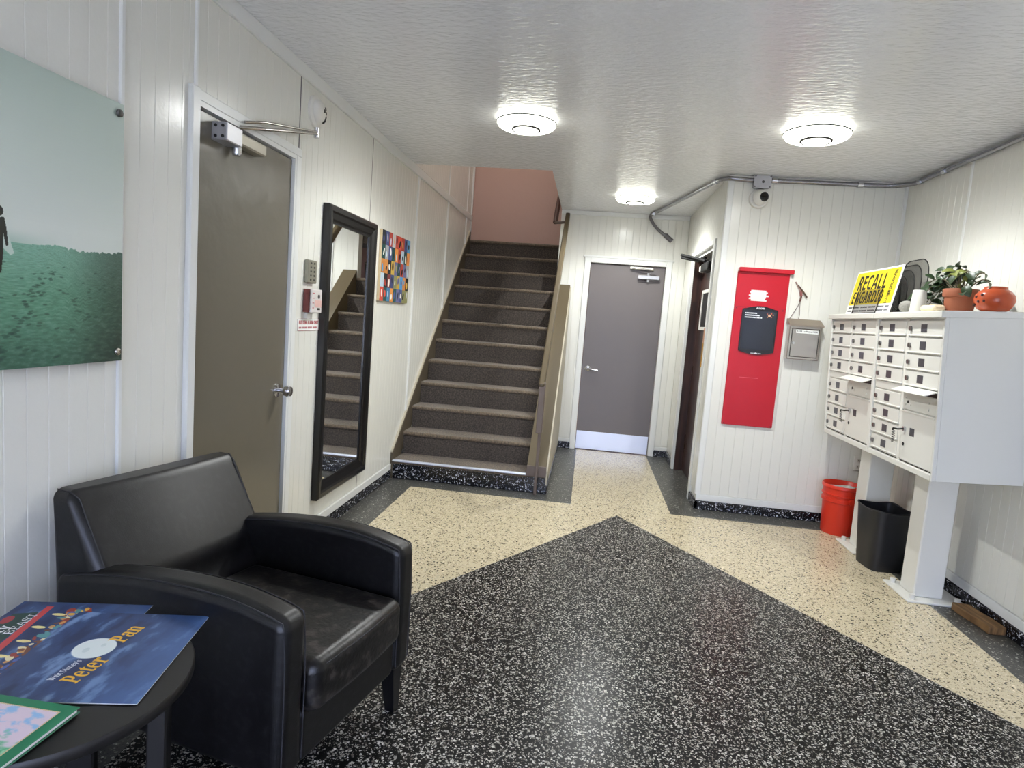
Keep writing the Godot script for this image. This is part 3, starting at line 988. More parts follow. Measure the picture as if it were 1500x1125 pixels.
func left_wall_things() -> void:
	var V := func(x: float, y: float, z: float) -> Vector3: return Vector3(x, y, z)
	# beach print on stand-offs
	var im := Image.create(768, 512, false, Image.FORMAT_RGB8)
	var nf := FastNoiseLite.new()
	nf.seed = 3
	nf.frequency = 0.012
	for y in 512:
		for x in 768:
			var c: Color
			var hor := 300.0 - 7.0 * smoothstep(560.0, 620.0, x) + 6.0 * sin(x * 0.021) * smoothstep(520.0, 640.0, x) + nf.get_noise_2d(x * 6.0, 0) * 5.0 * smoothstep(560.0, 620.0, x)
			if y < hor:
				c = c8(178, 194, 183).lerp(c8(220, 227, 218), clampf(y / 260.0, 0, 1))
				var fog := smoothstep(hor - 26.0, hor, y) * (1.0 - smoothstep(480.0, 640.0, x))
				c = c.lerp(c8(176, 200, 186), fog)
			else:
				var t := (y - hor) / (512.0 - hor)
				c = c8(126, 178, 154).lerp(c8(94, 148, 120), smoothstep(0.0, 0.5, t)).lerp(c8(62, 106, 86), smoothstep(0.5, 1.0, t))
				c = c.darkened(0.42 * smoothstep(600.0, 768.0, x))
				var g := nf.get_noise_2d(x * 3.0, y * 16.0 / (0.4 + t)) * 0.22 + rng.randf_range(-0.03, 0.03)
				c = c.lightened(g) if g > 0 else c.darkened(-g)
			im.set_pixel(x, y, c)
	for k in 150:
		var t := rng.randf()
		var yy := 330.0 + t * 170.0
		var xx := 420.0 + rng.randf() * 340.0 if k > 60 else 480.0 + 120.0 * (1.0 - t) + rng.randf_range(-14, 14)
		blob(im, xx, yy, 2.5 + 3.5 * t, 1.0 + 0.9 * t, Color(0.14, 0.27, 0.22, 0.5), rng.randf_range(-0.3, 0.1), 0.5)
	# walker with a surfboard, seen from behind
	var sk := c8(22, 30, 26)
	var sx := 498.0
	poly(im, PackedVector2Array([Vector2(sx - 4, 288), Vector2(sx + 8, 276), Vector2(sx + 18, 302), Vector2(sx + 24, 318), Vector2(sx + 17, 322), Vector2(sx + 4, 312)]), c8(196, 214, 202))
	blob(im, sx - 2, 252, 6, 8, sk)
	poly(im, PackedVector2Array([Vector2(sx - 14, 264), Vector2(sx + 6, 262), Vector2(sx + 10, 278), Vector2(sx + 13, 306), Vector2(sx + 9, 308), Vector2(sx + 4, 286), Vector2(sx + 4, 318), Vector2(sx, 352), Vector2(sx - 6, 352), Vector2(sx - 5, 322), Vector2(sx - 10, 350), Vector2(sx - 16, 350), Vector2(sx - 12, 308), Vector2(sx - 16, 284)]), sk)
	var po := thing("wall_print", "large green toned beach print with a lone surfer, on the left wall", "picture", T(0, 1.156, -0.684, LW))
	put(po, "print_panel", MB.new().span(V.call(0, 0, 0.018), V.call(1.2, 0.799, 0.026)), mat(c8(40, 70, 60), 0.4))
	var pq := MB.new()
	pq.quad(V.call(0, 0, 0.0265), V.call(1.2, 0, 0.0265), V.call(1.2, 0.799, 0.0265), V.call(0, 0.799, 0.0265))
	put(po, "print_face", pq, printed(im, 0.3))
	for q: Vector2 in [Vector2(0.03, 0.03), Vector2(1.178, 0.03), Vector2(0.03, 0.765), Vector2(1.178, 0.768)]:
		var so := MB.new()
		so.xf = Transform3D(Basis(Vector3(1, 0, 0), Vector3(0, 0, 1), Vector3(0, -1, 0)), V.call(q.x, q.y, 0))
		so.lathe([Vector2(0.008, 0), Vector2(0.008, 0.026), Vector2(0.0115, 0.027), Vector2(0.0115, 0.034), Vector2(0.009, 0.036), Vector2(0, 0.036)], 16)
		put(po, "standoff", so, mat(c8(88, 88, 86), 0.35, 0.7) if q.y > 0.4 else M.steel)

	# smoke detector
	var sd := thing("smoke_detector", "round white smoke detector high on the left wall past the taupe door", "smoke detector", T(0, 2.378, -3.285, LW))
	var b := MB.new()
	b.xf = Transform3D(Basis(Vector3(1, 0, 0), Vector3(0, 0, 1), Vector3(0, -1, 0)), Vector3())
	b.lathe([Vector2(0.080, 0), Vector2(0.080, 0.012), Vector2(0.072, 0.018), Vector2(0.062, 0.020), Vector2(0.058, 0.034), Vector2(0.040, 0.044), Vector2(0.0, 0.046)], 32)
	put(sd, "housing", b, M.plastic_white)
	var vt := MB.new()
	for k in 5:
		var a := -1.1 + 0.42 * k
		vt.xf = Transform3D(Basis(Vector3(0, 0, 1), a), V.call(cos(a) * 0.050, sin(a) * 0.050, 0.038))
		vt.box(Vector3.ZERO, V.call(0.012, 0.016, 0.010))
	put(sd, "vents", vt, M.gap)
	put(sd, "test_button", MB.new().tube([V.call(0.02, 0.012, 0.04), V.call(0.02, 0.012, 0.049)], 0.009, 14), mat(c8(60, 58, 58), 0.4))

	# keypad, alarm box, sign
	var kp := thing("door_keypad", "grey metal keypad plate on the left wall beside the mirror", "keypad", T(0, 1.49, -3.237, LW))
	put(kp, "plate", MB.new().span(V.call(0, 0, 0), V.call(0.112, 0.122, 0.022), 0.004), mat(c8(148, 146, 132), 0.4, 0.5))
	for r in 5:
		for k in 2:
			put(kp, "key", MB.new().box(V.call(0.036 + k * 0.042, 0.018 + r * 0.022, 0.022), V.call(0.014, 0.010, 0.006), 0.002), mat(c8(70, 66, 62), 0.5))
	var al := thing("alarm_box", "small white and red alarm box under the metal keypad", "alarm box", T(0, 1.333, -3.237, LW))
	put(al, "back_box", MB.new().span(V.call(0, 0, 0), V.call(0.135, 0.124, 0.034), 0.003), mat(c8(112, 52, 46), 0.5))
	put(al, "cover", MB.new().span(V.call(0.006, -0.002, 0.034), V.call(0.137, 0.126, 0.046), 0.004), mat(c8(214, 208, 204), 0.4))
	put(al, "cover_panel", MB.new().span(V.call(0.045, 0.03, 0.046), V.call(0.130, 0.068, 0.047)), mat(c8(216, 176, 168), 0.5))
	put(al, "speaker_hole", MB.new().tube([V.call(0.095, 0.088, 0.045), V.call(0.095, 0.088, 0.048)], 0.012, 16), mat(c8(80, 74, 74), 0.6))
	put(al, "badge", MB.new().span(V.call(0.08, 0.016, 0.046), V.call(0.112, 0.026, 0.048)), M.ink)
	for k in 4: put(al, "marking", MB.new().span(V.call(0.018, 0.024 + k * 0.026, 0.046), V.call(0.038, 0.028 + k * 0.026, 0.0468)), M.ink_red)
	put(al, "conduit_stub", MB.new().span(V.call(0.02, -0.035, 0), V.call(0.06, 0, 0.02), 0.003), M.plastic_white)
	var sg := thing("alarm_sign", "small white sign with red lettering under the alarm box", "sign", T(0, 1.233, -3.182, LW))
	put(sg, "sign_plate", MB.new().span(V.call(0, 0, 0), V.call(0.262, 0.064, 0.003)), M.paper_white)
	lettering(sg, "lettering", "BUILDING ALARM ONLY", 0.236, 0.020, M.ink_red, T(0.131, 0.045, 0.003))
	var ds := MB.new()
	for k in 22:
		if k % 6 != 3: ds.span(V.call(0.014 + k * 0.0106, 0.012, 0.003), V.call(0.021 + k * 0.0106, 0.022, 0.0036))
	put(sg, "small_print", ds, M.ink_red).set_meta("kind", "stuff")
	var rim := MB.new()
	rim.span(V.call(0, 0, 0.003), V.call(0.262, 0.002, 0.0036)); rim.span(V.call(0, 0.062, 0.003), V.call(0.262, 0.064, 0.0036))
	rim.span(V.call(0, 0, 0.003), V.call(0.002, 0.064, 0.0036)); rim.span(V.call(0.26, 0, 0.003), V.call(0.262, 0.064, 0.0036))
	put(sg, "border", rim, M.ink_red)

	# mirror
	var W := 0.80
	var H := 1.705
	var mi := thing("wall_mirror", "tall black framed mirror on the left wall reflecting the stairs", "mirror", T(0, 0.238, -3.443, LW))
	var prof := [Vector2(0, 0), Vector2(0, 0.036), Vector2(0.012, 0.044), Vector2(0.034, 0.044), Vector2(0.045, 0.036), Vector2(0.075, 0.028), Vector2(0.088, 0.022), Vector2(0.098, 0.020), Vector2(0.098, 0.0)]
	var cor := [Vector2(0, 0), Vector2(W, 0), Vector2(W, H), Vector2(0, H)]
	var inw := [Vector2(1, 1), Vector2(-1, 1), Vector2(-1, -1), Vector2(1, -1)]
	for s in 4:
		var fb := MB.new()
		for k in prof.size() - 1:
			var q := func(ci: int, pk: Vector2) -> Vector3:
				var p: Vector2 = cor[ci] + inw[ci] * pk.x
				return Vector3(p.x, p.y, pk.y)
			fb.quad(q.call(s, prof[k]), q.call((s + 1) % 4, prof[k]), q.call((s + 1) % 4, prof[k + 1]), q.call(s, prof[k + 1]))
		put(mi, "frame_side", fb, M.black_frame)
	put(mi, "mirror_glass", MB.new().span(V.call(0.09, 0.09, 0.004), V.call(W - 0.09, H - 0.09, 0.014)), M.mirror)

	# patchwork canvas
	var cw := 270
	var chh := 200
	im = Image.create(cw, chh, false, Image.FORMAT_RGB8)
	var pal := [c8(214, 176, 74), c8(74, 150, 200), c8(214, 78, 58), c8(22, 26, 32), c8(232, 150, 70), c8(78, 90, 146), c8(30, 34, 40), c8(150, 148, 96), c8(180, 200, 214), c8(34, 84, 82), c8(124, 50, 50), c8(96, 170, 214), c8(110, 110, 150), c8(190, 190, 190)]
	rng.seed = 31
	for j in 5:
		for i in 9:
			var c: Color = pal[rng.randi() % pal.size()]
			im.fill_rect(Rect2i(i * 30, j * 40, 30, 40), c.darkened(rng.randf() * 0.2))
			var d: Color = pal[rng.randi() % pal.size()] if rng.randf() < 0.5 else (c8(18, 18, 22) if rng.randf() < 0.75 else c8(230, 226, 214))
			blob(im, i * 30 + 15 + rng.randf_range(-4, 4), j * 40 + 20 + rng.randf_range(-6, 6), rng.randf_range(4, 8), rng.randf_range(7, 13), d, rng.randf_range(-0.6, 0.6))
	rng.seed = 7
	var ca := thing("patchwork_canvas", "small colourful patchwork canvas of squares and ovals beside the mirror", "picture", T(0, 1.434, -4.404, LW))
	put(ca, "canvas_body", MB.new().span(V.call(0, 0, 0.0), V.call(0.695, 0.505, 0.021), 0.003), mat(c8(206, 186, 150), 0.8))
	var cq := MB.new()
	cq.quad(V.call(0.001, 0.001, 0.0215), V.call(0.694, 0.001, 0.0215), V.call(0.694, 0.504, 0.0215), V.call(0.001, 0.504, 0.0215))
	put(ca, "painted_face", cq, printed(im, 0.6))


func front_wall_things() -> void:
	var V := func(x: float, y: float, z: float) -> Vector3: return Vector3(x, y, z)
	# red call panel
	var rp := thing("red_panel", "tall bright red metal panel with a black screen on the front wall", "panel", T(2.60, 0.694, ZF))
	put(rp, "panel_body", MB.new().span(V.call(-0.003, 0, 0), V.call(0.374, 1.172, 0.018), 0.004), M.red)
	put(rp, "top_cap", MB.new().span(V.call(0.0, 1.166, 0.0), V.call(0.394, 1.198, 0.05), 0.004), M.red)
	put(rp, "panel_seam", MB.new().span(V.call(0.0, 0.905, 0.017), V.call(0.374, 0.908, 0.0195)), mat(c8(150, 16, 34), 0.4))
	put(rp, "scratch", MB.new().span(V.call(0.09, 0.372, 0.017), V.call(0.23, 0.375, 0.0188)), mat(c8(226, 120, 126), 0.5))
	for q: Vector2 in [Vector2(0.012, 0.012), Vector2(0.36, 0.012), Vector2(0.35, 0.895), Vector2(0.012, 0.895)]:
		put(rp, "screw", MB.new().tube([V.call(q.x, q.y, 0.017), V.call(q.x, q.y, 0.021)], 0.006, 10), mat(c8(120, 12, 26), 0.4))
	var bars := [[0.110, 0.225], [0.094, 0.212], [0.106, 0.218], [0.092, 0.236], [0.106, 0.218], [0.100, 0.228], [0.106, 0.216]]
	var lb := MB.new()
	for k in 7:
		var y0 := 0.954 + k * 0.0115
		lb.span(V.call(bars[k][0], y0, 0.018), V.call(bars[k][1], y0 + 0.0117, 0.0196))
	put(rp, "tape_label", lb, mat(c8(220, 220, 216), 0.5))
	var sc := PackedVector2Array()
	var x0 := 0.056
	var x1 := 0.316
	for k in 13:
		var t := k / 12.0
		sc.append(Vector2(lerpf(x0 + 0.014, x1 - 0.014, t), 0.572 - 0.020 * sin(PI * t)))
	for k in 5: sc.append(Vector2(x1 - 0.016 + 0.016 * sin(PI / 2 * k / 4.0), 0.584 - 0.012 * cos(PI / 2 * k / 4.0)))
	for k in 5: sc.append(Vector2(x1 - 0.016 + 0.016 * cos(PI / 2 * k / 4.0), 0.884 + 0.012 * sin(PI / 2 * k / 4.0)))
	for k in 13:
		var t := k / 12.0
		sc.append(Vector2(lerpf(x1 - 0.022, x0 + 0.022, t), 0.896 + 0.022 * sin(PI * t)))
	for k in 5: sc.append(Vector2(x0 + 0.016 - 0.016 * sin(PI / 2 * k / 4.0), 0.884 + 0.012 * cos(PI / 2 * k / 4.0)))
	for k in 5: sc.append(Vector2(x0 + 0.016 - 0.016 * cos(PI / 2 * k / 4.0), 0.584 - 0.012 * sin(PI / 2 * k / 4.0)))
	var bz := put(rp, "screen_bezel", MB.new().prism(sc, 0.017, 0.030), mat(c8(20, 21, 26), 0.3))
	put(bz, "screen_glass", MB.new().span(V.call(x0 + 0.014, 0.592, 0.029), V.call(x1 - 0.014, 0.880, 0.0315)), mat(c8(36, 40, 50), 0.14))
	lettering(bz, "lettering", "ALDR", 0.062, 0.012, M.white_ink, T((x0 + x1) * 0.5 + 0.0, 0.901, 0.030))
	var ln := MB.new()
	for r in 3:
		for k in 9 + r * 2:
			ln.span(V.call(x0 + 0.022 + k * 0.0098, 0.858 - r * 0.016, 0.0315), V.call(x0 + 0.0298 + k * 0.0098, 0.866 - r * 0.016, 0.0318))
	put(bz, "screen_text", ln, M.white_ink).set_meta("kind", "stuff")
	for q: Array in [[0.255, 0.850, 0.010, c8(222, 176, 140)], [0.268, 0.866, 0.006, c8(196, 84, 52)], [0.240, 0.862, 0.005, c8(170, 80, 50)], [0.282, 0.856, 0.005, c8(200, 130, 60)], [0.270, 0.840, 0.005, c8(190, 90, 60)], [0.243, 0.838, 0.004, c8(170, 110, 60)]]:
		put(bz, "screen_dot", MB.new().tube([V.call(q[0], q[1], 0.031), V.call(q[0], q[1], 0.0319)], q[2], 12), mat(q[3], 0.5))
	var sl := MB.new()
	for k in 6: sl.span(V.call(0.150 + k * 0.013, 0.560, 0.030), V.call(0.159 + k * 0.013, 0.565, 0.0305))
	sl.box(V.call(0.187, 0.563, 0.0302), V.call(0.013, 0.010, 0.001))
	put(bz, "maker_mark", sl, M.white_ink)

	# steel drop box
	var mb := thing("steel_letterbox", "small stainless letterbox with a sloping lid right of the red panel", "letterbox", T(3.0, 1.236, ZF))
	put(mb, "box_body", MB.new().span(V.call(0, 0, 0), V.call(0.228, 0.262, 0.075), 0.004), M.steel)
	var rf := MB.new()
	rf.xf = Transform3D(Basis(Vector3(0, 0, -1), Vector3(0, 1, 0), Vector3(1, 0, 0)), Vector3.ZERO)
	rf.prism(PackedVector2Array([Vector2(0, 0.262), Vector2(0, 0.302), Vector2(-0.092, 0.258), Vector2(-0.092, 0.248), Vector2(-0.076, 0.254)]), -0.008, 0.236)
	put(mb, "lid", rf, mat(c8(158, 146, 132), 0.4, 0.75))
	put(mb, "door_gap", MB.new().span(V.call(0.016, 0.018, 0.0745), V.call(0.212, 0.232, 0.0762)), M.gap)
	var dr := put(mb, "door", MB.new().span(V.call(0.020, 0.022, 0.074), V.call(0.208, 0.228, 0.080), 0.002), M.steel)
	put(dr, "lock", MB.new().tube([V.call(0.034, 0.122, 0.079), V.call(0.034, 0.122, 0.086)], 0.010, 14), M.chrome)
	var pl := put(dr, "paper_label", MB.new().span(V.call(0.045, 0.196, 0.080), V.call(0.203, 0.222, 0.081)), M.paper_white)
	lettering(pl, "lettering", "1228 La Playa HOA", 0.146, 0.016, M.ink, T(0.124, 0.209, 0.081))

	# hanging twig ornament
	var tw := thing("twig_ornament", "small bundle of twigs hung on string above the steel letterbox", "ornament", T(3.06, 1.70, ZF))
	put(tw, "twig", MB.new().tube([V.call(-0.04, 0.11, 0.012), V.call(0.0, 0.045, 0.014), V.call(0.012, -0.005, 0.016)], 0.005, 6), mat(c8(168, 140, 132), 0.8))
	put(tw, "twig", MB.new().tube([V.call(-0.02, 0.085, 0.016), V.call(0.025, 0.035, 0.02), V.call(0.052, 0.0, 0.022)], 0.005, 6), M.twine)
	put(tw, "twig", MB.new().tube([V.call(0.0, 0.06, 0.012), V.call(0.01, 0.01, 0.02), V.call(0.006, -0.03, 0.014)], 0.006, 6), mat(c8(110, 74, 66), 0.8))
	put(tw, "binding", MB.new().tube([V.call(0.004, 0.04, 0.016), V.call(0.010, 0.008, 0.018)], 0.010, 8), mat(c8(140, 86, 84), 0.8))
	put(tw, "string", MB.new().tube([V.call(0.008, -0.02, 0.012), V.call(-0.004, -0.07, 0.010), V.call(-0.035, -0.13, 0.012), V.call(-0.055, -0.165, 0.02)], 0.0018, 5), M.twine)
	put(tw, "string", MB.new().tube([V.call(0.008, -0.02, 0.012), V.call(0.012, -0.08, 0.010), V.call(0.016, -0.13, 0.012), V.call(0.008, -0.165, 0.02)], 0.0018, 5), M.twine)

	# junction box, camera, conduit
	var jb := thing("junction_box", "square galvanised junction box at the ceiling over the dome camera", "junction box", T(2.632, 2.472, ZF))
	put(jb, "box_body", MB.new().span(V.call(0, 0, 0), V.call(0.118, 0.090, 0.052), 0.006), M.galv)
	put(jb, "cover_plate", MB.new().span(V.call(-0.004, -0.004, 0.052), V.call(0.122, 0.089, 0.056), 0.002), relief(mat(c8(170, 170, 174), 0.4, 0.7), noise_map(41, 128, FastNoiseLite.TYPE_CELLULAR, 0.06), 0.1, 0.05, false))
	for q: Vector2 in [Vector2(0.006, 0.006), Vector2(0.112, 0.006), Vector2(0.006, 0.08), Vector2(0.112, 0.08)]:
		put(jb, "screw", MB.new().tube([V.call(q.x, q.y, 0.055), V.call(q.x, q.y, 0.060)], 0.005, 8), M.gap)
	put(jb, "knockout", MB.new().tube([V.call(0.062, 0.042, 0.055), V.call(0.062, 0.042, 0.059)], 0.010, 14), M.gap)
	var dc := thing("dome_camera", "white dome security camera below the junction box", "camera", T(2.685, 2.400, ZF))
	var b := MB.new()
	b.xf = Transform3D(Basis(Vector3(1, 0, 0), Vector3(0, 0, 1), Vector3(0, -1, 0)), Vector3())
	b.lathe([Vector2(0.070, 0), Vector2(0.070, 0.018), Vector2(0.064, 0.026), Vector2(0.0, 0.026)], 36)
	put(dc, "mount_ring", b, M.plastic_white)
	var eye := Basis(Vector3(0, 1, 0), 0.42)
	b = MB.new()
	b.xf = Transform3D(eye * Basis(Vector3(1, 0, 0), Vector3(0, 0, 1), Vector3(0, -1, 0)), V.call(0.004, 0.004, 0.028))
	var pr := []
	for k in 12: pr.append(Vector2(0.058 * cos(PI / 2 * k / 13.0), 0.058 * sin(PI / 2 * k / 13.0)))
	pr.append(Vector2(0.0, 0.0575))
	b.lathe(pr, 32)
	put(dc, "ball", b, M.plastic_white)
	b = MB.new()
	b.xf = Transform3D(eye * Basis(Vector3(1, 0, 0), Vector3(0, 0, 1), Vector3(0, -1, 0)), V.call(0.004, 0.004, 0.028))
	b.lathe([Vector2(0.034, 0.040), Vector2(0.034, 0.0565), Vector2(0.030, 0.060), Vector2(0.0, 0.062)], 28)
	put(dc, "lens", b, mat(c8(12, 12, 16), 0.08))

	var cd := thing("conduit", "galvanised conduit running along the ceiling edge from hallway to right wall", "conduit")
	var R := 0.0165
	var yc := 2.533
	put(cd, "pipe", MB.new().tube([V.call(2.75, yc, ZF + 0.022), V.call(3.52, yc, ZF + 0.022)], R, 14), M.galv)
	var bend := []
	for k in 9:
		var a := PI / 2 * k / 8.0
		bend.append(V.call(3.52 + 0.18 * sin(a), yc, ZF + 0.022 + 0.18 * (1.0 - cos(a))))
	put(cd, "elbow", MB.new().tube(bend, R, 14), M.galv)
	put(cd, "pipe", MB.new().tube([V.call(3.70, yc, ZF + 0.20), V.call(3.70, yc, 1.6)], R, 14), M.galv)
	var hall := [V.call(2.634, 2.525, ZF + 0.03), V.call(2.52, 2.528, ZF + 0.035), V.call(2.45, 2.534, ZF + 0.02), V.call(2.412, 2.540, ZF - 0.06), V.call(2.395, 2.544, ZF - 0.16)]
	put(cd, "elbow", MB.new().tube(smooth(hall, 5), R, 14), M.galv)
	put(cd, "pipe", MB.new().tube([V.call(2.395, 2.544, ZF - 0.16), V.call(2.075, 2.544, -6.72)], R, 14), M.galv)
	var fx := [V.call(2.075, 2.544, -6.72), V.call(2.055, 2.54, -6.80), V.call(2.06, 2.515, -6.862), V.call(2.10, 2.46, -6.875), V.call(2.16, 2.40, -6.875), V.call(2.245, 2.345, -6.875)]
	put(cd, "flexible_pipe", MB.new().tube(smooth(fx, 6), R * 0.95, 14), mat(c8(112, 110, 112), 0.45, 0.6))
	put(cd, "end_fitting", MB.new().tube([V.call(2.225, 2.36, -6.875), V.call(2.30, 2.30, -6.875)], 0.025, 12), mat(c8(104, 102, 104), 0.45, 0.6))
	for q: Array in [[V.call(3.38, yc, ZF + 0.022), Vector3(1, 0, 0)], [V.call(3.70, yc, ZF + 0.22), Vector3(0, 0, 1)], [V.call(3.70, yc, -4.48), Vector3(0, 0, 1)], [V.call(2.398, 2.544, ZF - 0.15), V.call(-0.19, 0, -0.98)], [V.call(2.078, 2.544, -6.70), V.call(-0.19, 0, -0.98)], [V.call(2.78, yc, ZF + 0.022), Vector3(1, 0, 0)]]:
		put(cd, "coupling", MB.new().tube([q[0] - q[1] * 0.018, q[0] + q[1] * 0.018], R + 0.006, 14), M.chrome)
	var ou := thing("wall_outlet", "white wall outlet on the front wall behind the mailbox post", "outlet", T(3.60, 0.43, ZF))
	put(ou, "cover_plate", MB.new().span(V.call(0, 0, 0), V.call(0.075, 0.115, 0.007), 0.003), M.plastic_white)
	for y: float in [0.032, 0.078]:
		put(ou, "socket", MB.new().span(V.call(0.022, y - 0.013, 0.006), V.call(0.053, y + 0.013, 0.009), 0.002), mat(c8(206, 200, 190), 0.5))
		put(ou, "socket_slot", MB.new().span(V.call(0.03, y - 0.006, 0.0085), V.call(0.033, y + 0.006, 0.0095)), M.gap)
		put(ou, "socket_slot", MB.new().span(V.call(0.042, y - 0.006, 0.0085), V.call(0.045, y + 0.006, 0.0095)), M.gap)

func smooth(p: Array, n: int) -> Array:
	var out := []
	for i in p.size() - 1:
		var a: Vector3 = p[maxi(i - 1, 0)]
		var b: Vector3 = p[i]
		var c: Vector3 = p[i + 1]
		var d: Vector3 = p[mini(i + 2, p.size() - 1)]
		for k in n: out.append(b.cubic_interpolate(c, a, d, float(k) / n))
	out.append(p[p.size() - 1])
	return out


# ---------------------------------------------------------------- mailboxes
const LEAN := 0.0541
func mail_unit(label: String, zl: float, zc: float, w: float) -> void:
	var V := func(x: float, y: float, z: float) -> Vector3: return Vector3(x, y, z)
	var o := thing("mailbox_unit", label, "mailbox", T(3.53, 0, zc), "white pedestal mailbox units")
	var F := Transform3D((Basis(Vector3(0, 0, 1), LEAN) * RW).scaled_local(Vector3.ONE * 0.962), Vector3(3.29 - 3.53, 0.7312, zl - zc))
	var pp := put(o, "base_plate", MB.new().box(V.call(0.01, 0.006, 0), V.call(0.315, 0.012, 0.30), 0.003), M.mail)
	for q: Vector2 in [Vector2(-1, -1), Vector2(1, -1), Vector2(-1, 1), Vector2(1, 1)]:
		put(pp, "anchor_bolt", MB.new().tube([V.call(0.01 + q.x * 0.118, 0.011, q.y * 0.112), V.call(0.01 + q.x * 0.118, 0.038, q.y * 0.112)], 0.015, 12), M.plastic_white)
	put(o, "post", MB.new().span(V.call(-0.085, 0.011, -0.075), V.call(0.07, 0.745, 0.078), 0.006), M.mail)
	put(o, "cabinet", MB.new().span(V.call(0, 0, -0.436), V.call(w, 0.862, -0.012), 0.003), M.mail, F)
	put(o, "top_cap", MB.new().span(V.call(-0.001 if zl < -4.3 else 0.001, 0.850, -0.436), V.call(w + (0.010 if zl > -4.3 else -0.001), 0.886, 0.030), 0.004), M.mail, F)
	var fr := MB.new()
	fr.span(V.call(0, 0, -0.012), V.call(0.018, 0.85, 0.006), 0.003)
	fr.span(V.call(w - 0.018, 0, -0.012), V.call(w, 0.85, 0.006), 0.003)
	fr.span(V.call(0.018, 0, -0.012), V.call(w - 0.018, 0.034, 0.006), 0.003)
	fr.span(V.call(0.018, 0.846, -0.012), V.call(w - 0.018, 0.852, 0.004), 0.001)
	fr.span(V.call(w * 0.468, 0.034, -0.012), V.call(w * 0.505, 0.846, -0.002), 0.002)
	put(o, "frame", fr, M.mail, F)
	put(o, "frame_gap", MB.new().span(V.call(0.018, 0.0345, -0.0125), V.call(w - 0.018, 0.0385, -0.0105)), M.gap, F)
	var cols := [[0.026, w * 0.466], [w * 0.507, w - 0.026]]
	var up := [0.753, 0.660, 0.566, 0.475]
	var lo := [0.334, 0.240, 0.147, 0.052]
	for ci in 2:
		var a: float = cols[ci][0]
		var b: float = cols[ci][1]
		var rows := up + lo if ci == 0 else up
		for y: float in rows:
			var d := put(o, "door", MB.new().span(V.call(a, y, -0.012), V.call(b, y + 0.083, 0.0), 0.0025), M.mail, F)
			put(d, "door_lip", MB.new().span(V.call(a, y - 0.002, -0.001), V.call(b, y + 0.007, 0.005), 0.002), M.mail)
			put(d, "lock", MB.new().tube([V.call(a + 0.028, y + 0.040, -0.001), V.call(a + 0.028, y + 0.040, 0.009)], 0.0135, 14), M.lock)
			put(d, "number_label", MB.new().span(V.call(a + 0.135, y + 0.020, -0.001), V.call(a + 0.197, y + 0.064, 0.0014)), M.label)
		if ci == 0:
			put(o, "blank_panel", MB.new().span(V.call(a, 0.424, -0.012), V.call(b, 0.470, -0.002), 0.002), M.mail, F)
		else:
			put(o, "slot_opening", MB.new().span(V.call(a, 0.432, -0.012), V.call(b, 0.468, -0.0105)), M.black, F)
			var fb := Basis(Vector3(1, 0, 0), -0.16)
			var fp := put(o, "slot_flap", MB.new().span(V.call(a - 0.004, -0.003, 0.0), V.call(b + 0.004, 0.003, 0.075), 0.002), M.mail, F * Transform3D(Basis(Vector3(1, 0, 0), 0.30), V.call(0, 0.466, -0.004)))
			put(fp, "flap_label", MB.new().span(V.call(a + 0.10, 0.0025, 0.02), V.call(a + 0.20, 0.0042, 0.046)), M.mail_dark)
			var sp := put(o, "mail_slot_panel", MB.new().span(V.call(a, 0.336, -0.012), V.call(b, 0.430, -0.003), 0.002), M.mail_dark, F)
			put(sp, "keyhole", MB.new().tube([V.call(a + 0.055, 0.380, -0.004), V.call(a + 0.055, 0.380, -0.001)], 0.009, 12), M.gap)
			for q: Vector2 in [Vector2(0.028, 0.405), Vector2(0.028, 0.365), Vector2(0.082, 0.368), Vector2(0.275, 0.400), Vector2(0.275, 0.362)]:
				put(sp, "rivet", MB.new().tube([V.call(a + q.x, q.y, -0.004), V.call(a + q.x, q.y, 0.0)], 0.007, 8), M.mail)
			var bd := put(o, "parcel_door", MB.new().span(V.call(a, 0.046, -0.012), V.call(b, 0.328, 0.0), 0.0025), M.mail, F)
			put(bd, "door_lip", MB.new().span(V.call(a, 0.320, -0.001), V.call(b, 0.330, 0.005), 0.002), M.mail)
			put(bd, "lock", MB.new().tube([V.call(a + 0.052, 0.226, -0.001), V.call(a + 0.052, 0.226, 0.012)], 0.013, 14), M.chrome)
			put(bd, "number_label", MB.new().span(V.call(a + 0.105, 0.196, -0.001), V.call(a + 0.155, 0.240, 0.0012)), M.label)
			put(bd, "keyhole", MB.new().tube([V.call(a + 0.045, 0.138, -0.001), V.call(a + 0.045, 0.138, 0.003)], 0.010, 12), M.gap)
			put(bd, "key", MB.new().tube([V.call(a + 0.052, 0.226, 0.010), V.call(a + 0.045, 0.222, 0.035), V.call(a + 0.012, 0.222, 0.045), V.call(a + 0.006, 0.214, 0.045)], 0.005, 8), M.black_metal)
			var coil := []
			for k in 60: coil.append(V.call(a + 0.006 + cos(k * 0.62) * 0.008, 0.214 - k * 0.0013, 0.040 + sin(k * 0.62) * 0.008))
			put(bd, "key_coil", MB.new().tube(coil, 0.0017, 5), M.black_metal)

func mailboxes() -> void:
	mail_unit("white pedestal mailbox unit farther off, against the front wall, yellow sign on top", -4.808, -4.455, 0.763)
	mail_unit("white pedestal mailbox unit nearer the camera, potted plant on top", -4.074, -3.728, 0.77)

func topy(x: float) -> float:                                               # height of the leaning mailbox top
	return 0.7312 + 0.8523 * cos(LEAN) + (x - 3.244) * tan(LEAN) + 0.0015

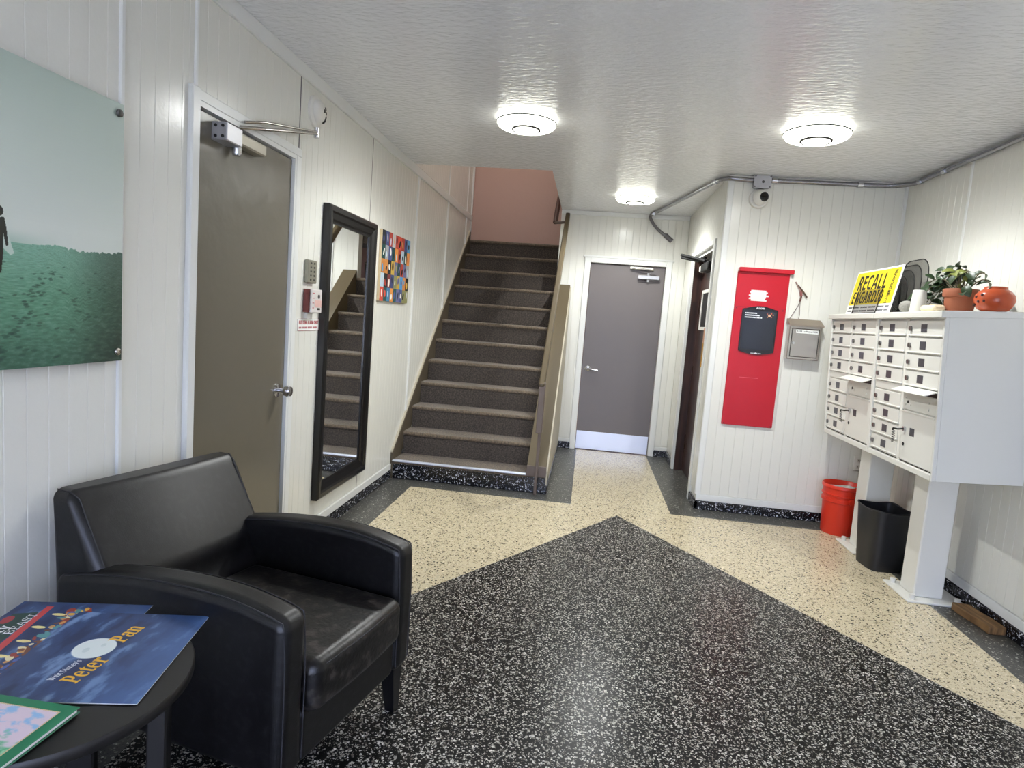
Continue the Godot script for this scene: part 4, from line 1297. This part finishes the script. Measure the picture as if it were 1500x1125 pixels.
func mailbox_top() -> void:
	var V := func(x: float, y: float, z: float) -> Vector3: return Vector3(x, y, z)
	# yellow sign: leans back against the wire sorter
	var p0 := V.call(3.2824, topy(3.2824), -4.6801) as Vector3
	var tilt := 0.19
	var sb := Basis(Vector3(0, 0, 1), -tilt) * RW
	var ys := thing("yard_sign", "yellow sign with black RECALL lettering leaning on top of the mailboxes", "sign", Transform3D(sb, p0))
	var w := 0.675
	var h := 0.305
	var bend := func(u: float) -> float: return 0.010 * pow(1.0 - u, 2.0)
	var sheet := MB.new()
	put(ys, "sheet", sheet.span(V.call(0, 0, 0), V.call(w, h, 0.004), 0.001), M.paper_white)
	put(ys, "yellow_field", MB.new().span(V.call(0.012, 0.062, 0.004), V.call(w - 0.02, h - 0.012, 0.0046)), mat(c8(238, 214, 30), 0.55))
	lettering(ys, "lettering", "RECALL", 0.430, 0.104, M.ink, T(0.292, 0.216, 0.0046))
	lettering(ys, "lettering", "ENGARDIO", 0.465, 0.084, M.ink, T(0.282, 0.114, 0.0046))
	# the column of five characters, as strokes in a 10 x 10 cell: x0, y0, x1, y1
	var chars := [
		[[1, 9.5, 9, 9.5], [1, 9.5, 1, 7.5], [9, 9.5, 9, 7.5], [1, 7.5, 9, 7.5], [3.6, 9.5, 3.6, 7.5], [6.3, 9.5, 6.3, 7.5], [1, 5.8, 4.5, 6.6], [1.2, 4.8, 4.4, 4.8], [1.2, 4.8, 1.2, 0.5], [4.4, 4.8, 4.4, 0.5], [1.2, 3.4, 4.4, 3.4], [1.2, 2.1, 4.4, 2.1], [6, 6.8, 6, 4.4], [6, 4.2, 9, 4.6], [6, 5.6, 8.8, 6.4], [6, 3.6, 6, 0.6], [6, 0.6, 9.3, 0.8], [6, 2.0, 8.8, 2.9]],
		[[4, 10, 1.5, 7.4], [3.4, 9, 6.5, 9], [6.5, 9, 5.4, 7.6], [1.8, 7.4, 8.2, 7.4], [1.8, 7.4, 1.8, 4.4], [8.2, 7.4, 8.2, 4.4], [1.8, 4.4, 8.2, 4.4], [5, 7.4, 4.4, 4.4], [4.4, 4.4, 1, 0.4], [5.8, 4.4, 5.8, 1], [5.8, 1, 9.2, 1], [9.2, 1, 9.2, 2.6]],
		[[3.6, 9.6, 1.4, 8.6], [1.4, 8.6, 1.2, 0.4], [1.4, 6.8, 4, 6.8], [1.4, 4.6, 4, 4.6], [4, 8.6, 4, 3], [1.4, 3, 4, 3], [5.6, 9.4, 5.2, 6.6], [5.6, 9.4, 8.2, 9.4], [8.2, 9.4, 8.4, 6.8], [8.4, 6.8, 9.4, 6.8], [5, 5.2, 8.8, 5.2], [8.8, 5.2, 5, 0.5], [5.6, 4.6, 9.4, 0.5]],
		[[1, 9, 9, 9], [5, 10, 5, 7.8], [2, 7.8, 8, 7.8], [2.4, 6.8, 7.6, 6.8], [2.4, 6.8, 2.4, 5.4], [7.6, 6.8, 7.6, 5.4], [2.4, 5.4, 7.6, 5.4], [0.8, 4.4, 9.2, 4.4], [1, 3, 4.4, 3], [2.8, 4, 1, 0.3], [4.4, 3, 4, 0.4], [5.8, 3.2, 9, 3.2], [5.8, 3.2, 5.8, 0.5], [9, 3.2, 9, 0.5], [5.8, 0.6, 9, 0.6]],
		[[5, 10, 5, 8.2], [1.4, 7.6, 8.6, 7.6], [3.2, 6.4, 4, 2], [7, 6.4, 6, 2], [0.6, 0.8, 9.4, 0.8]]]
	for k in 5:
		var m := MB.new()
		for s: Array in chars[k]:
			var a := Vector2(s[0], s[1]) * 0.0044
			var b := Vector2(s[2], s[3]) * 0.0044
			m.xf = Transform3D(Basis(Vector3(0, 0, 1), (b - a).angle()), V.call(0.572 + (a.x + b.x) * 0.5 - 0.004 * k, 0.236 - k * 0.044 + (a.y + b.y) * 0.5, 0.0048))
			m.box(Vector3.ZERO, V.call(a.distance_to(b) + 0.003, 0.0040, 0.0008))
		put(ys, "character", m, M.ink)
	var sm := MB.new()
	for r in 2:
		for k in 46:
			if k % 9 != 5: sm.span(V.call(0.03 + k * 0.0134, 0.014 + r * 0.024, 0.004), V.call(0.041 + k * 0.0134, 0.024 + r * 0.024, 0.0045))
	put(ys, "small_print", sm, mat(c8(84, 84, 90), 0.6)).set_meta("kind", "stuff")
	var smoke := mat(Color(0.10, 0.09, 0.07, 0.22), 0.3)
	smoke.transparency = BaseMaterial3D.TRANSPARENCY_ALPHA
	var ac := thing("acrylic_panel", "small smoked clear plastic panel standing before the yellow sign", "panel", Transform3D(sb, p0 + V.call(-0.010, 0, 0)))
	put(ac, "clear_sheet", MB.new().span(V.call(0.14, 0.0, 0.001), V.call(0.500, 0.165, 0.004)), smoke)
	var ed := MB.new()
	ed.span(V.call(0.136, 0, 0), V.call(0.140, 0.165, 0.005)); ed.span(V.call(0.500, 0, 0), V.call(0.504, 0.165, 0.005)); ed.span(V.call(0.136, 0, 0), V.call(0.504, 0.004, 0.0055))
	put(ac, "edge_frame", ed, M.black_metal)

	# wire sorter with rounded mesh dividers
	var ws := thing("wire_sorter", "black wire mesh desk sorter with arched dividers behind the yellow sign", "desk sorter", T(3.4248, topy(3.4248), -4.3771))
	var mesh_m := mat(Color(0.05, 0.05, 0.06, 0.30), 0.6)
	mesh_m.transparency = BaseMaterial3D.TRANSPARENCY_ALPHA
	for k in 5:
		var hh := 0.345 - 0.036 * k
		var hw := 0.175 - 0.008 * k
		var dx := 0.135 - 0.034 * k
		var pts := PackedVector2Array([Vector2(-hw, 0), Vector2(hw, 0)])
		var rr := 0.10
		for j in 9:
			var a := PI / 2 * j / 8.0
			pts.append(Vector2(hw - rr + rr * cos(a), hh - rr + rr * sin(a)))
		for j in 9:
			var a := PI / 2 + PI / 2 * j / 8.0
			pts.append(Vector2(-hw + rr + rr * cos(a), hh - rr + rr * sin(a)))
		var X := Transform3D(RW, V.call(dx, 0.012 + dx * tan(LEAN), 0))
		var path := []
		for q in pts: path.append(Vector3(q.x, q.y, 0))
		path.append(path[0])
		var dv := put(ws, "divider_mesh", MB.new().prism(pts, -0.0006, 0.0006), mesh_m, X)
		put(dv, "divider_wire", MB.new().tube(path, 0.0035, 8), M.black_metal)
	put(ws, "base_tray", MB.new().span(V.call(-0.03, 0.0, -0.17), V.call(0.145, 0.012, 0.17), 0.004), M.black_metal, Transform3D(Basis(Vector3(0, 0, 1), LEAN), Vector3.ZERO))

	var st := thing("round_stone", "small round grey stone between the yellow sign and the white tumbler", "stone", T(3.3017, topy(3.3017), -3.8817))
	put(st, "stone", MB.new().soft(V.call(0, 0.034, 0), V.call(0.066, 0.068, 0.080), 0.032, null, 2, 6), relief(mat(c8(146, 144, 136), 0.7), noise_map(51, 128, FastNoiseLite.TYPE_SIMPLEX_SMOOTH, 0.05), 0.08, 0.3, false))
	var tb := thing("white_tumbler", "plain white tumbler standing upside down left of the potted plant", "tumbler", T(3.343, topy(3.343) - 0.001, -3.8336))
	put(tb, "tumbler_body", MB.new().lathe([Vector2(0.0, 0.0), Vector2(0.043, 0.0), Vector2(0.0435, 0.004), Vector2(0.035, 0.124), Vector2(0.033, 0.129), Vector2(0, 0.130)], 32), mat(c8(218, 216, 206), 0.4))
	var cu := thing("cream_stone", "flat cream coloured stone in front of the potted plant", "stone", T(3.3334, topy(3.3334) - 0.001, -3.6556))
	put(cu, "stone", MB.new().soft(V.call(0, 0.019, 0), V.call(0.07, 0.038, 0.15), 0.0185, null, 4, 6), mat(c8(230, 214, 180), 0.6))

	# potted plant
	var pc := V.call(3.4344, topy(3.4344) - 0.002, -3.6027) as Vector3
	var pl := thing("potted_plant", "leafy trailing plant in a terracotta pot on the nearer mailbox", "plant", Transform3D(Basis(), pc))
	var pot := put(pl, "pot", MB.new().lathe([Vector2(0, 0), Vector2(0.064, 0.0), Vector2(0.066, 0.004), Vector2(0.074, 0.080), Vector2(0.081, 0.082), Vector2(0.083, 0.088), Vector2(0.085, 0.120), Vector2(0.082, 0.124), Vector2(0.076, 0.122), Vector2(0.073, 0.106)], 40), M.terracotta)
	put(pot, "soil", MB.new().lathe([Vector2(0.074, 0.108), Vector2(0.05, 0.114), Vector2(0, 0.116)], 24), M.soil)
	var lf := func(bendy: float, wide: float) -> ArrayMesh:
		var m := MB.new()
		var fn := func(u: float, v: float) -> Vector3:
			var wv := wide * pow(sin(PI * clampf(v * 0.94 + 0.03, 0, 1)), 0.75)
			var a := bendy * v
			return Vector3((u - 0.5) * wv, sin(a) / maxf(bendy, 0.01) * 1.0, (cos(a) - 1.0) / maxf(bendy, 0.01) - absf(u - 0.5) * wv * -0.35)
		m.grid(fn, 4, 7)
		var back := func(u: float, v: float) -> Vector3: return (fn.call(1.0 - u, v) as Vector3) - Vector3(0, 0, 0.012)
		m.grid(back, 4, 7)
		return m.mesh()
	var lms := [lf.call(0.5, 0.62), lf.call(0.9, 0.55), lf.call(1.2, 0.68)]
	rng.seed = 77
	var tips := [[-0.38, 0.05, 7], [-0.33, 0.115, 6], [-0.27, 0.16, 5], [-0.22, 0.205, 6], [-0.16, 0.23, 5], [-0.09, 0.245, 6], [-0.03, 0.21, 5], [0.03, 0.205, 5], [0.085, 0.20, 4], [0.12, 0.14, 5], [0.14, 0.09, 3], [-0.30, 0.06, 5], [-0.20, 0.12, 5], [-0.25, 0.03, 6], [-0.28, 0.09, 6], [-0.20, 0.05, 5], [-0.17, 0.16, 5]]
	for t: Array in tips:
		var dx := rng.randf_range(-0.08, 0.05)
		var tip := Vector3(dx, t[1], t[0])
		var root := Vector3(dx * 0.2, 0.115, t[0] * 0.14)
		var mid := (root + tip) * 0.5 + Vector3(0, 0.05 + 0.09 * absf(t[0]), 0)
		var pth := smooth([root, mid, tip], 6)
		var stem := put(pl, "stem", MB.new().tube(pth, 0.0038, 6, true, 0.002), M.stem)
		for k in int(t[2]):
			var f := 1.0 - 0.62 * k / float(t[2])
			var p: Vector3 = pth[int(f * (pth.size() - 1))]
			var young: bool = t[0] > -0.1 and rng.randf() < 0.4
			var dir := Vector3(rng.randf_range(-0.9, 0.7), rng.randf_range(-0.75, 0.55), rng.randf_range(-1, 1)).normalized()
			var side := dir.cross(Vector3(-0.6, 0.7, 0.3)).normalized()
			var sz := rng.randf_range(0.050, 0.074)
			put(stem, "leaf", lms[rng.randi() % 3], M.leaf_young if young else M.leaf, Transform3D(Basis(side, dir, side.cross(dir)).scaled_local(Vector3.ONE * sz), p))
	for s: Array in [[[0, 0.12, 0.05], [0.0, 0.17, 0.10], [0.0, 0.20, 0.145], [0.0, 0.193, 0.19], [0.0, 0.175, 0.205]], [[0, 0.12, 0.06], [0.0, 0.155, 0.13], [0.0, 0.165, 0.19], [0.0, 0.145, 0.235], [0.0, 0.120, 0.255]]]:
		var pts := []
		for q: Array in s: pts.append(Vector3(q[0], q[1], q[2]))
		var stem := put(pl, "stem", MB.new().tube(smooth(pts, 5), 0.003, 6), M.stem)
		put(stem, "leaf", lms[0], M.leaf, Transform3D(Basis(Vector3(0, 0.5, 0.8).normalized(), Vector3(0, -0.8, 0.5).normalized(), Vector3(1, 0, 0)).scaled_local(Vector3.ONE * 0.04), pts[3]))
	rng.seed = 7

	# orange pot
	var op := thing("orange_pot", "round glazed orange pot with a narrow neck at the near end of the mailboxes", "pot", T(3.4729, topy(3.4729) - 0.002, -3.3814))
	var ob := put(op, "pot_body", MB.new().lathe([Vector2(0.0000, 0.0000), Vector2(0.0485, 0.0000), Vector2(0.0671, 0.0092), Vector2(0.0828, 0.0313), Vector2(0.0891, 0.0570), Vector2(0.0844, 0.0810), Vector2(0.0703, 0.0994), Vector2(0.0547, 0.1104), Vector2(0.0500, 0.1141), Vector2(0.0492, 0.1233), Vector2(0.0453, 0.1251), Vector2(0.0437, 0.1104), Vector2(0.0000, 0.1012)], 48), M.orange_glaze)
	for q: Array in [[2.75, 0.080], [2.95, 0.046], [3.15, 0.070], [2.6, 0.050], [3.3, 0.030]]:
		var a: float = q[0]
		var rr := 0.086
		put(ob, "pierced_hole", MB.new().soft(Vector3(cos(a) * rr, q[1], -sin(a) * rr * -1.0), V.call(0.012, 0.014, 0.012), 0.005, null, 1, 3), mat(c8(70, 26, 14), 0.6))
	for n: Node3D in [ys, ac, ws, st, tb, cu, pl, op]: n.scale = Vector3.ONE * 0.962


# ---------------------------------------------------------------- things on the floor
func floor_things() -> void:
	var V := func(x: float, y: float, z: float) -> Vector3: return Vector3(x, y, z)
	var bu := thing("bucket", "orange red plastic bucket in the corner by the front wall", "bucket", T(3.462, 0, -4.79))
	var bb := put(bu, "bucket_body", MB.new().lathe([Vector2(0.0000, 0.0), Vector2(0.1116, 0.0), Vector2(0.1152, 0.006), Vector2(0.1251, 0.235), Vector2(0.1332, 0.240), Vector2(0.1341, 0.262), Vector2(0.1278, 0.266), Vector2(0.1287, 0.285), Vector2(0.1359, 0.288), Vector2(0.1359, 0.296), Vector2(0.1296, 0.300), Vector2(0.1305, 0.335), Vector2(0.1386, 0.340), Vector2(0.1395, 0.360), Vector2(0.1350, 0.364), Vector2(0.1278, 0.358), Vector2(0.1116, 0.012), Vector2(0.0000, 0.010)], 48), M.bucket)
	put(bb, "handle_boss", MB.new().tube([V.call(0.02, 0.262, 0.125), V.call(0.02, 0.262, 0.146)], 0.022, 16), M.bucket)
	var hp := []
	for k in 21:
		var a := PI * k / 20.0
		hp.append(V.call(-0.150 * cos(a) * 0.82, 0.335 + 0.012 * sin(a), -0.05 + 0.06 * sin(a)))
	put(bu, "wire_handle", MB.new().tube(hp, 0.004, 8), M.plastic_white)
	put(bu, "rag", MB.new().soft(V.call(-0.01, 0.318, -0.02), V.call(0.20, 0.03, 0.13), 0.014, func(p: Vector3) -> Vector3: return p + Vector3(0, 0.012 * sin(p.x * 40.0) + 0.01 * cos(p.z * 55.0), 0), 6, 3), M.paper_white)

	# waste bin: rounded rectangle that widens upwards
	var wb := thing("waste_bin", "black plastic waste bin between the two mailbox posts", "bin", Transform3D(Basis(Vector3(0, 1, 0), 0.10), V.call(3.468, 0, -4.135)))
	var ring := func(u: float, y: float, s: float) -> Vector3:
		var a := -u * TAU
		var k := lerpf(0.80, 1.0, y / 0.385)
		var cx := cos(a)
		var cz := sin(a)
		var q := pow(pow(absf(cx), 5.0) + pow(absf(cz), 5.0), -0.2)
		return Vector3(cx * q * (0.126 * k - s), y - 0.012 * absf(cos(2.0 * a)) * (y / 0.385), cz * q * (0.140 * k - s))
	var out := MB.new()
	out.grid(func(u: float, v: float) -> Vector3: return ring.call(u, v * 0.385, 0.0), 96, 8)
	out.grid(func(u: float, v: float) -> Vector3: return ring.call(1.0 - u, 0.008 + v * 0.377, 0.003), 96, 8)
	put(wb, "bin_body", out, M.bin)
	var fl := MB.new()
	fl.grid(func(u: float, v: float) -> Vector3: return (ring.call(u, 0.0, 0.002) as Vector3) * Vector3(1.0 - v, 1, 1.0 - v) + Vector3(0, 0.006, 0), 48, 2)
	put(wb, "bin_floor", fl, M.bin)
	var rim := []
	for k in 97: rim.append(ring.call(k / 96.0, 0.385, 0.001))
	put(wb, "rim", MB.new().tube(rim, 0.005, 8, false), M.bin)

	var wk := thing("wood_block", "worn offcut of brown timber on the floor by the right wall", "wood block", Transform3D(Basis(Vector3(0, 1, 0), 0.12), V.call(3.655, 0, -3.42)))
	put(wk, "timber", MB.new().soft(V.call(0, 0.021, 0), V.call(0.090, 0.042, 0.27), 0.007, func(p: Vector3) -> Vector3: return p + Vector3(0.004 * sin(p.z * 30.0), -0.004 * maxf(0.0, p.y - 0.02) * 8.0 * sin(p.z * 18.0), (p.x * 0.25 if p.z < 0 else 0.0)), 5, 3), M.wood_block)


func armchair() -> void:
	var th := 0.224
	var o := thing("armchair", "worn black leather club armchair against the left wall under the beach print", "armchair", Transform3D(Basis(Vector3(cos(th), 0, sin(th)), Vector3(0, 1, 0), Vector3(-sin(th), 0, cos(th))), Vector3(0.921, 0, -1.738)))
	var W := 0.67
	var h := W * 0.5
	var aw := 0.10
	var y0 := 0.158
	var V := func(x: float, y: float, z: float) -> Vector3: return Vector3(x, y, z)
	var topf := func(u: float) -> float:
		var d := u + 0.25
		return 0.632 - (0.56 if d > 0 else 0.24) * d * d
	var armfn := func(p: Vector3) -> Vector3:
		var t := clampf((p.y - y0) / (0.632 - y0), 0.0, 1.0)
		return Vector3(p.x, y0 + t * ((topf.call(p.x) as float) - y0), p.z + 0.006 * sin(PI * t) * signf(p.z))
	put(o, "base", MB.new().soft(V.call(-0.40, 0.235, 0), V.call(0.78, 0.155, W - 2 * aw + 0.02), 0.02, null, 4, 3), M.leather)
	for s: float in [1.0, -1.0]:
		var z := s * (h - aw * 0.5)
		var ar := put(o, "arm", MB.new().soft(V.call(-0.41, (y0 + 0.632) * 0.5, z), V.call(0.82, 0.632 - y0, aw), 0.034, armfn, 14, 6), M.leather)
		for e: float in [-1.0, 1.0]:
			var sm := []
			var ez := z + e * (aw * 0.5 - 0.012)
			for k in 15:
				var u := -0.78 + 0.755 * k / 14.0
				sm.append(V.call(u, (topf.call(u) as float) - 0.008, ez + e * 0.004))
			for k in 4: sm.append(V.call(-0.012 + 0.008 * (1.0 if k > 0 else 0.0), 0.575 - k * 0.13, ez + e * 0.002))
			put(ar, "seam", MB.new().tube(smooth(sm, 2), 0.0022, 5), M.stitch)
	var cush := func(p: Vector3) -> Vector3:
		var a := cos(clampf(p.z / 0.25, -1, 1) * PI / 2) * cos(clampf((p.x + 0.29) / 0.36, -1, 1) * PI / 2)
		return p + Vector3(0.012 * cos(clampf(p.z / 0.24, -1, 1) * PI / 2) * (1.0 if p.x > -0.1 else 0.0) * clampf((p.x + 0.1) / 0.1, 0, 1), 0.018 * a * (1.0 if p.y > 0.37 else 0.0) * clampf((p.y - 0.37) / 0.05, 0, 1), 0)
	var cs := put(o, "seat_cushion", MB.new().soft(V.call(-0.285, 0.368, 0), V.call(0.61, 0.150, W - 2 * aw - 0.006), 0.036, cush, 10, 6), M.leather_worn)
	for y: float in [0.424, 0.312]:
		var sm := []
		for k in 13:
			var z := (h - aw - 0.02) * (-1.0 + 2.0 * k / 12.0)
			sm.append((cush.call(V.call(0.014, y, z)) as Vector3) + V.call(0.0 if absf(z) < 0.19 else -0.006, 0.0, 0))
		put(cs, "seam", MB.new().tube(sm, 0.0026, 5), M.stitch)
	var lean := func(p: Vector3) -> Vector3: return Vector3(p.x + lerpf(-0.118, -0.058 * smoothstep(0.36, 0.52, p.y) - maxf(0.0, p.y - 0.54) * 0.58, clampf((p.x + 0.735) / 0.16, 0, 1)) + 0.02 * cos(clampf(p.z / 0.33, -1, 1) * PI / 2) * (1.0 if p.x > -0.63 else 0.0), p.y, p.z)
	var bk := put(o, "backrest", MB.new().soft(V.call(-0.655, 0.515, 0), V.call(0.16, 0.57, W - 0.03), 0.034, lean, 10, 6), M.leather)
	for s: float in [1.0, -1.0]:
		var sm := []
		for k in 9:
			var y := 0.50 + 0.275 * k / 8.0
			sm.append((lean.call(V.call(-0.583, y, s * (h - 0.040))) as Vector3) + V.call(0.006, 0, 0))
		for k in 6: sm.append((lean.call(V.call(-0.60 - 0.11 * k / 5.0, 0.796, s * (h - 0.030))) as Vector3))
		put(bk, "seam", MB.new().tube(smooth(sm, 2), 0.0022, 5), M.stitch)
	for su: float in [-0.045, -0.74]:
		for s: float in [1.0, -1.0]:
			var m := MB.new()
			var a := V.call(su, y0 + 0.02, s * (h - 0.05)) as Vector3
			var b := V.call(su + (0.012 if su > -0.3 else -0.03), 0.0, s * (h - 0.045)) as Vector3
			var q := func(c: Vector3, r: float) -> Array: return [c + V.call(-r, 0, -r), c + V.call(r, 0, -r), c + V.call(r, 0, r), c + V.call(-r, 0, r)]
			var A: Array = q.call(b, 0.017)
			var B: Array = q.call(a, 0.028)
			for k in 4: m.quad(A[(k + 1) % 4], A[k], B[k], B[(k + 1) % 4])
			m.quad(A[0], A[1], A[2], A[3])
			put(o, "leg", m, M.black_frame)


func side_table() -> void:
	var V := func(x: float, y: float, z: float) -> Vector3: return Vector3(x, y, z)
	var c := V.call(0.447, 0, -1.147) as Vector3
	var TY := 0.560
	var o := thing("side_table", "round black side table in front of the armchair, prints on it", "side table", Transform3D(Basis(), c))
	put(o, "table_top", MB.new().lathe([Vector2(0, TY - 0.028), Vector2(0.276, TY - 0.028), Vector2(0.281, TY - 0.024), Vector2(0.282, TY - 0.004), Vector2(0.279, TY), Vector2(0, TY)], 72), M.table_black)
	for k in 4:
		var a := 0.42 + TAU * k / 4.0
		var lg := MB.new()
		lg.xf = Transform3D(Basis(Vector3(0, 1, 0), a), Vector3())
		lg.span(V.call(0.195, 0, -0.03), V.call(0.235, TY - 0.029, 0.03), 0.004)
		put(o, "leg", lg, M.table_black)
	put(o, "shelf", MB.new().lathe([Vector2(0, 0.14), Vector2(0.19, 0.14), Vector2(0.19, 0.16), Vector2(0, 0.16)], 48), M.table_black)

	# prints: A = lower left corner, x along the lettering's edge, y up the sheet
	var flat := func(A: Vector2, B: Vector2, y: float) -> Transform3D:
		var x := Vector3(B.x - A.x, 0, B.y - A.y).normalized()
		var up := Vector3(0, 1, 0)
		return Transform3D(Basis(x, up.cross(x), up), Vector3(A.x, y, A.y))
	var sky := func(w: int, hh: int, sd: int) -> Image:
		var im := Image.create(w, hh, false, Image.FORMAT_RGB8)
		var f := FastNoiseLite.new()
		f.seed = sd
		f.frequency = 0.0065
		f.fractal_octaves = 5
		for y in hh:
			for x in w:
				var t := f.get_noise_2d(x * 0.6 + y * 0.5, y * 1.6 - x * 0.4)
				var cc := c8(46, 68, 112).lerp(c8(32, 48, 88), smoothstep(0.0, -0.4, t)).lerp(c8(124, 152, 192), 0.9 * smoothstep(0.10, 0.55, t))
				cc = cc.lerp(c8(78, 112, 164), 0.7 * smoothstep(0.45, 1.0, float(y) / hh))
				im.set_pixel(x, y, cc)
		return im
	var im: Image = sky.call(480, 420, 4)
	var F1: Transform3D = flat.call(Vector2(0.518, -1.122), Vector2(0.441, -1.485), TY + 0.0005)
	# under sheet: night blue with a title panel, ribbon and a heap of colour patches
	poly(im, PackedVector2Array([Vector2(120, 36), Vector2(392, 22), Vector2(410, 92), Vector2(120, 104)]), c8(24, 62, 54))
	blob(im, 352, 30, 26, 16, c8(160, 44, 52))
	poly(im, PackedVector2Array([Vector2(140, 110), Vector2(450, 92), Vector2(452, 114), Vector2(142, 134)]), c8(196, 66, 66))
	rng.seed = 12
	for k in 110:
		var cc: Color = [c8(220, 170, 70), c8(150, 60, 50), c8(206, 150, 90), c8(110, 80, 140), c8(90, 150, 150), c8(226, 214, 170), c8(120, 70, 46), c8(80, 100, 170)][rng.randi() % 8]
		var px := rng.randf() * 440.0
		blob(im, px, 176 + rng.randf() * 66, rng.randf_range(7, 18), rng.randf_range(5, 12), cc, rng.randf() * 3.0)
	for k in 5: blob(im, 60 + k * 84, 160 - (k % 2) * 10, 8, 22, c8(238, 222, 150), 0.1)
	var p1 := thing("art_print", "blue art print with a green title panel and red ribbon, under another print", "print", F1)
	put(p1, "card", MB.new().span(V.call(0, 0, 0), V.call(0.372, 0.32, 0.0012)), M.paper_white)
	var q1 := MB.new()
	q1.quad(V.call(0, 0, 0.0014), V.call(0.372, 0, 0.0014), V.call(0.372, 0.32, 0.0014), V.call(0, 0.32, 0.0014))
	put(p1, "printed_face", q1, printed(im, 0.45))
	lettering(p1, "lettering", "Beauty", 0.13, 0.030, M.white_ink, T(0.180, 0.276, 0.0016), 0.0003, true, true)
	lettering(p1, "lettering", "BEAST", 0.10, 0.020, M.white_ink, T(0.255, 0.254, 0.0016), 0.0003, false, true)

	im = sky.call(480, 420, 9)
	blob(im, 262, 168, 56, 56, c8(228, 236, 232), 0.0, 0.06)
	blob(im, 250, 150, 14, 9, Color(0.80, 0.85, 0.84, 0.7))
	blob(im, 280, 185, 10, 7, Color(0.80, 0.85, 0.84, 0.7))
	var F2: Transform3D = flat.call(Vector2(0.688, -1.103), Vector2(0.613, -1.467), TY + 0.0024)
	var p2 := thing("art_print", "blue moonlit sky art print lettered Peter Pan in yellow, uppermost on the table", "print", F2)
	put(p2, "card", MB.new().span(V.call(0, 0, 0), V.call(0.372, 0.32, 0.0014)), M.paper_white)
	q1 = MB.new()
	q1.quad(V.call(0, 0, 0.0016), V.call(0.372, 0, 0.0016), V.call(0.372, 0.32, 0.0016), V.call(0, 0.32, 0.0016))
	put(p2, "printed_face", q1, printed(im, 0.4))
	var on := func(wx: float, wz: float, turn: float) -> Transform3D:      # world place on the sheet -> its own axes
		return F2.affine_inverse() * Transform3D(Basis(Vector3(0, 1, 0), turn) * Basis(Vector3(0, 0, -1), Vector3(-1, 0, 0), Vector3(0, 1, 0)), Vector3(wx, TY + 0.0041, wz))
	lettering(p2, "lettering", "Peter", 0.098, 0.040, M.yellow_ink, on.call(0.505, -1.184, 0.0), 0.0003, true, true)
	lettering(p2, "lettering", "Pan", 0.076, 0.040, M.yellow_ink, on.call(0.482, -1.338, 0.0), 0.0003, true, true)
	lettering(p2, "lettering", "Walt Disney's", 0.080, 0.018, M.white_ink, on.call(0.468, -1.172, 0.0), 0.0003, false, true)

	# green bordered picture book
	var bk := thing("picture_book", "green bordered picture book at the near edge of the round table", "book", Transform3D(FLAT, V.call(0.325, TY + 0.0042, -0.80)))
	put(bk, "cover", MB.new().span(V.call(0, 0, 0), V.call(0.280, 0.255, 0.0022), 0.001), mat(c8(24, 104, 72), 0.4))
	put(bk, "pages", MB.new().span(V.call(0.004, 0.004, 0.0022), V.call(0.276, 0.251, 0.0096)), M.paper_white)
	put(bk, "cover", MB.new().span(V.call(0, 0, 0.0096), V.call(0.280, 0.255, 0.0118), 0.001), mat(c8(20, 122, 82), 0.35))
	im = Image.create(256, 232, false, Image.FORMAT_RGB8)
	var f := FastNoiseLite.new()
	f.seed = 8
	f.frequency = 0.02
	for y in 232:
		for x in 256:
			var t := f.get_noise_2d(x, y * 1.5)
			var g := smoothstep(60.0, 110.0, y + t * 60.0 - (x - 128) * 0.2)
			var cc := c8(226, 206, 218).lerp(c8(150, 190, 226), smoothstep(0.0, 0.4, t)).lerp(c8(84, 178, 120), g)
			cc = cc.lerp(c8(206, 232, 206), 0.6 * g * smoothstep(0.15, 0.4, t))
			if x < 3 or y < 3 or x > 252 or y > 228: cc = c8(196, 160, 90) if (x + y) % 4 < 2 else c8(236, 224, 200)
			im.set_pixel(x, y, cc)
	q1 = MB.new()
	q1.quad(V.call(0.022, 0.022, 0.012), V.call(0.258, 0.022, 0.012), V.call(0.258, 0.233, 0.012), V.call(0.022, 0.233, 0.012))
	put(bk, "cover_picture", q1, printed(im, 0.35))
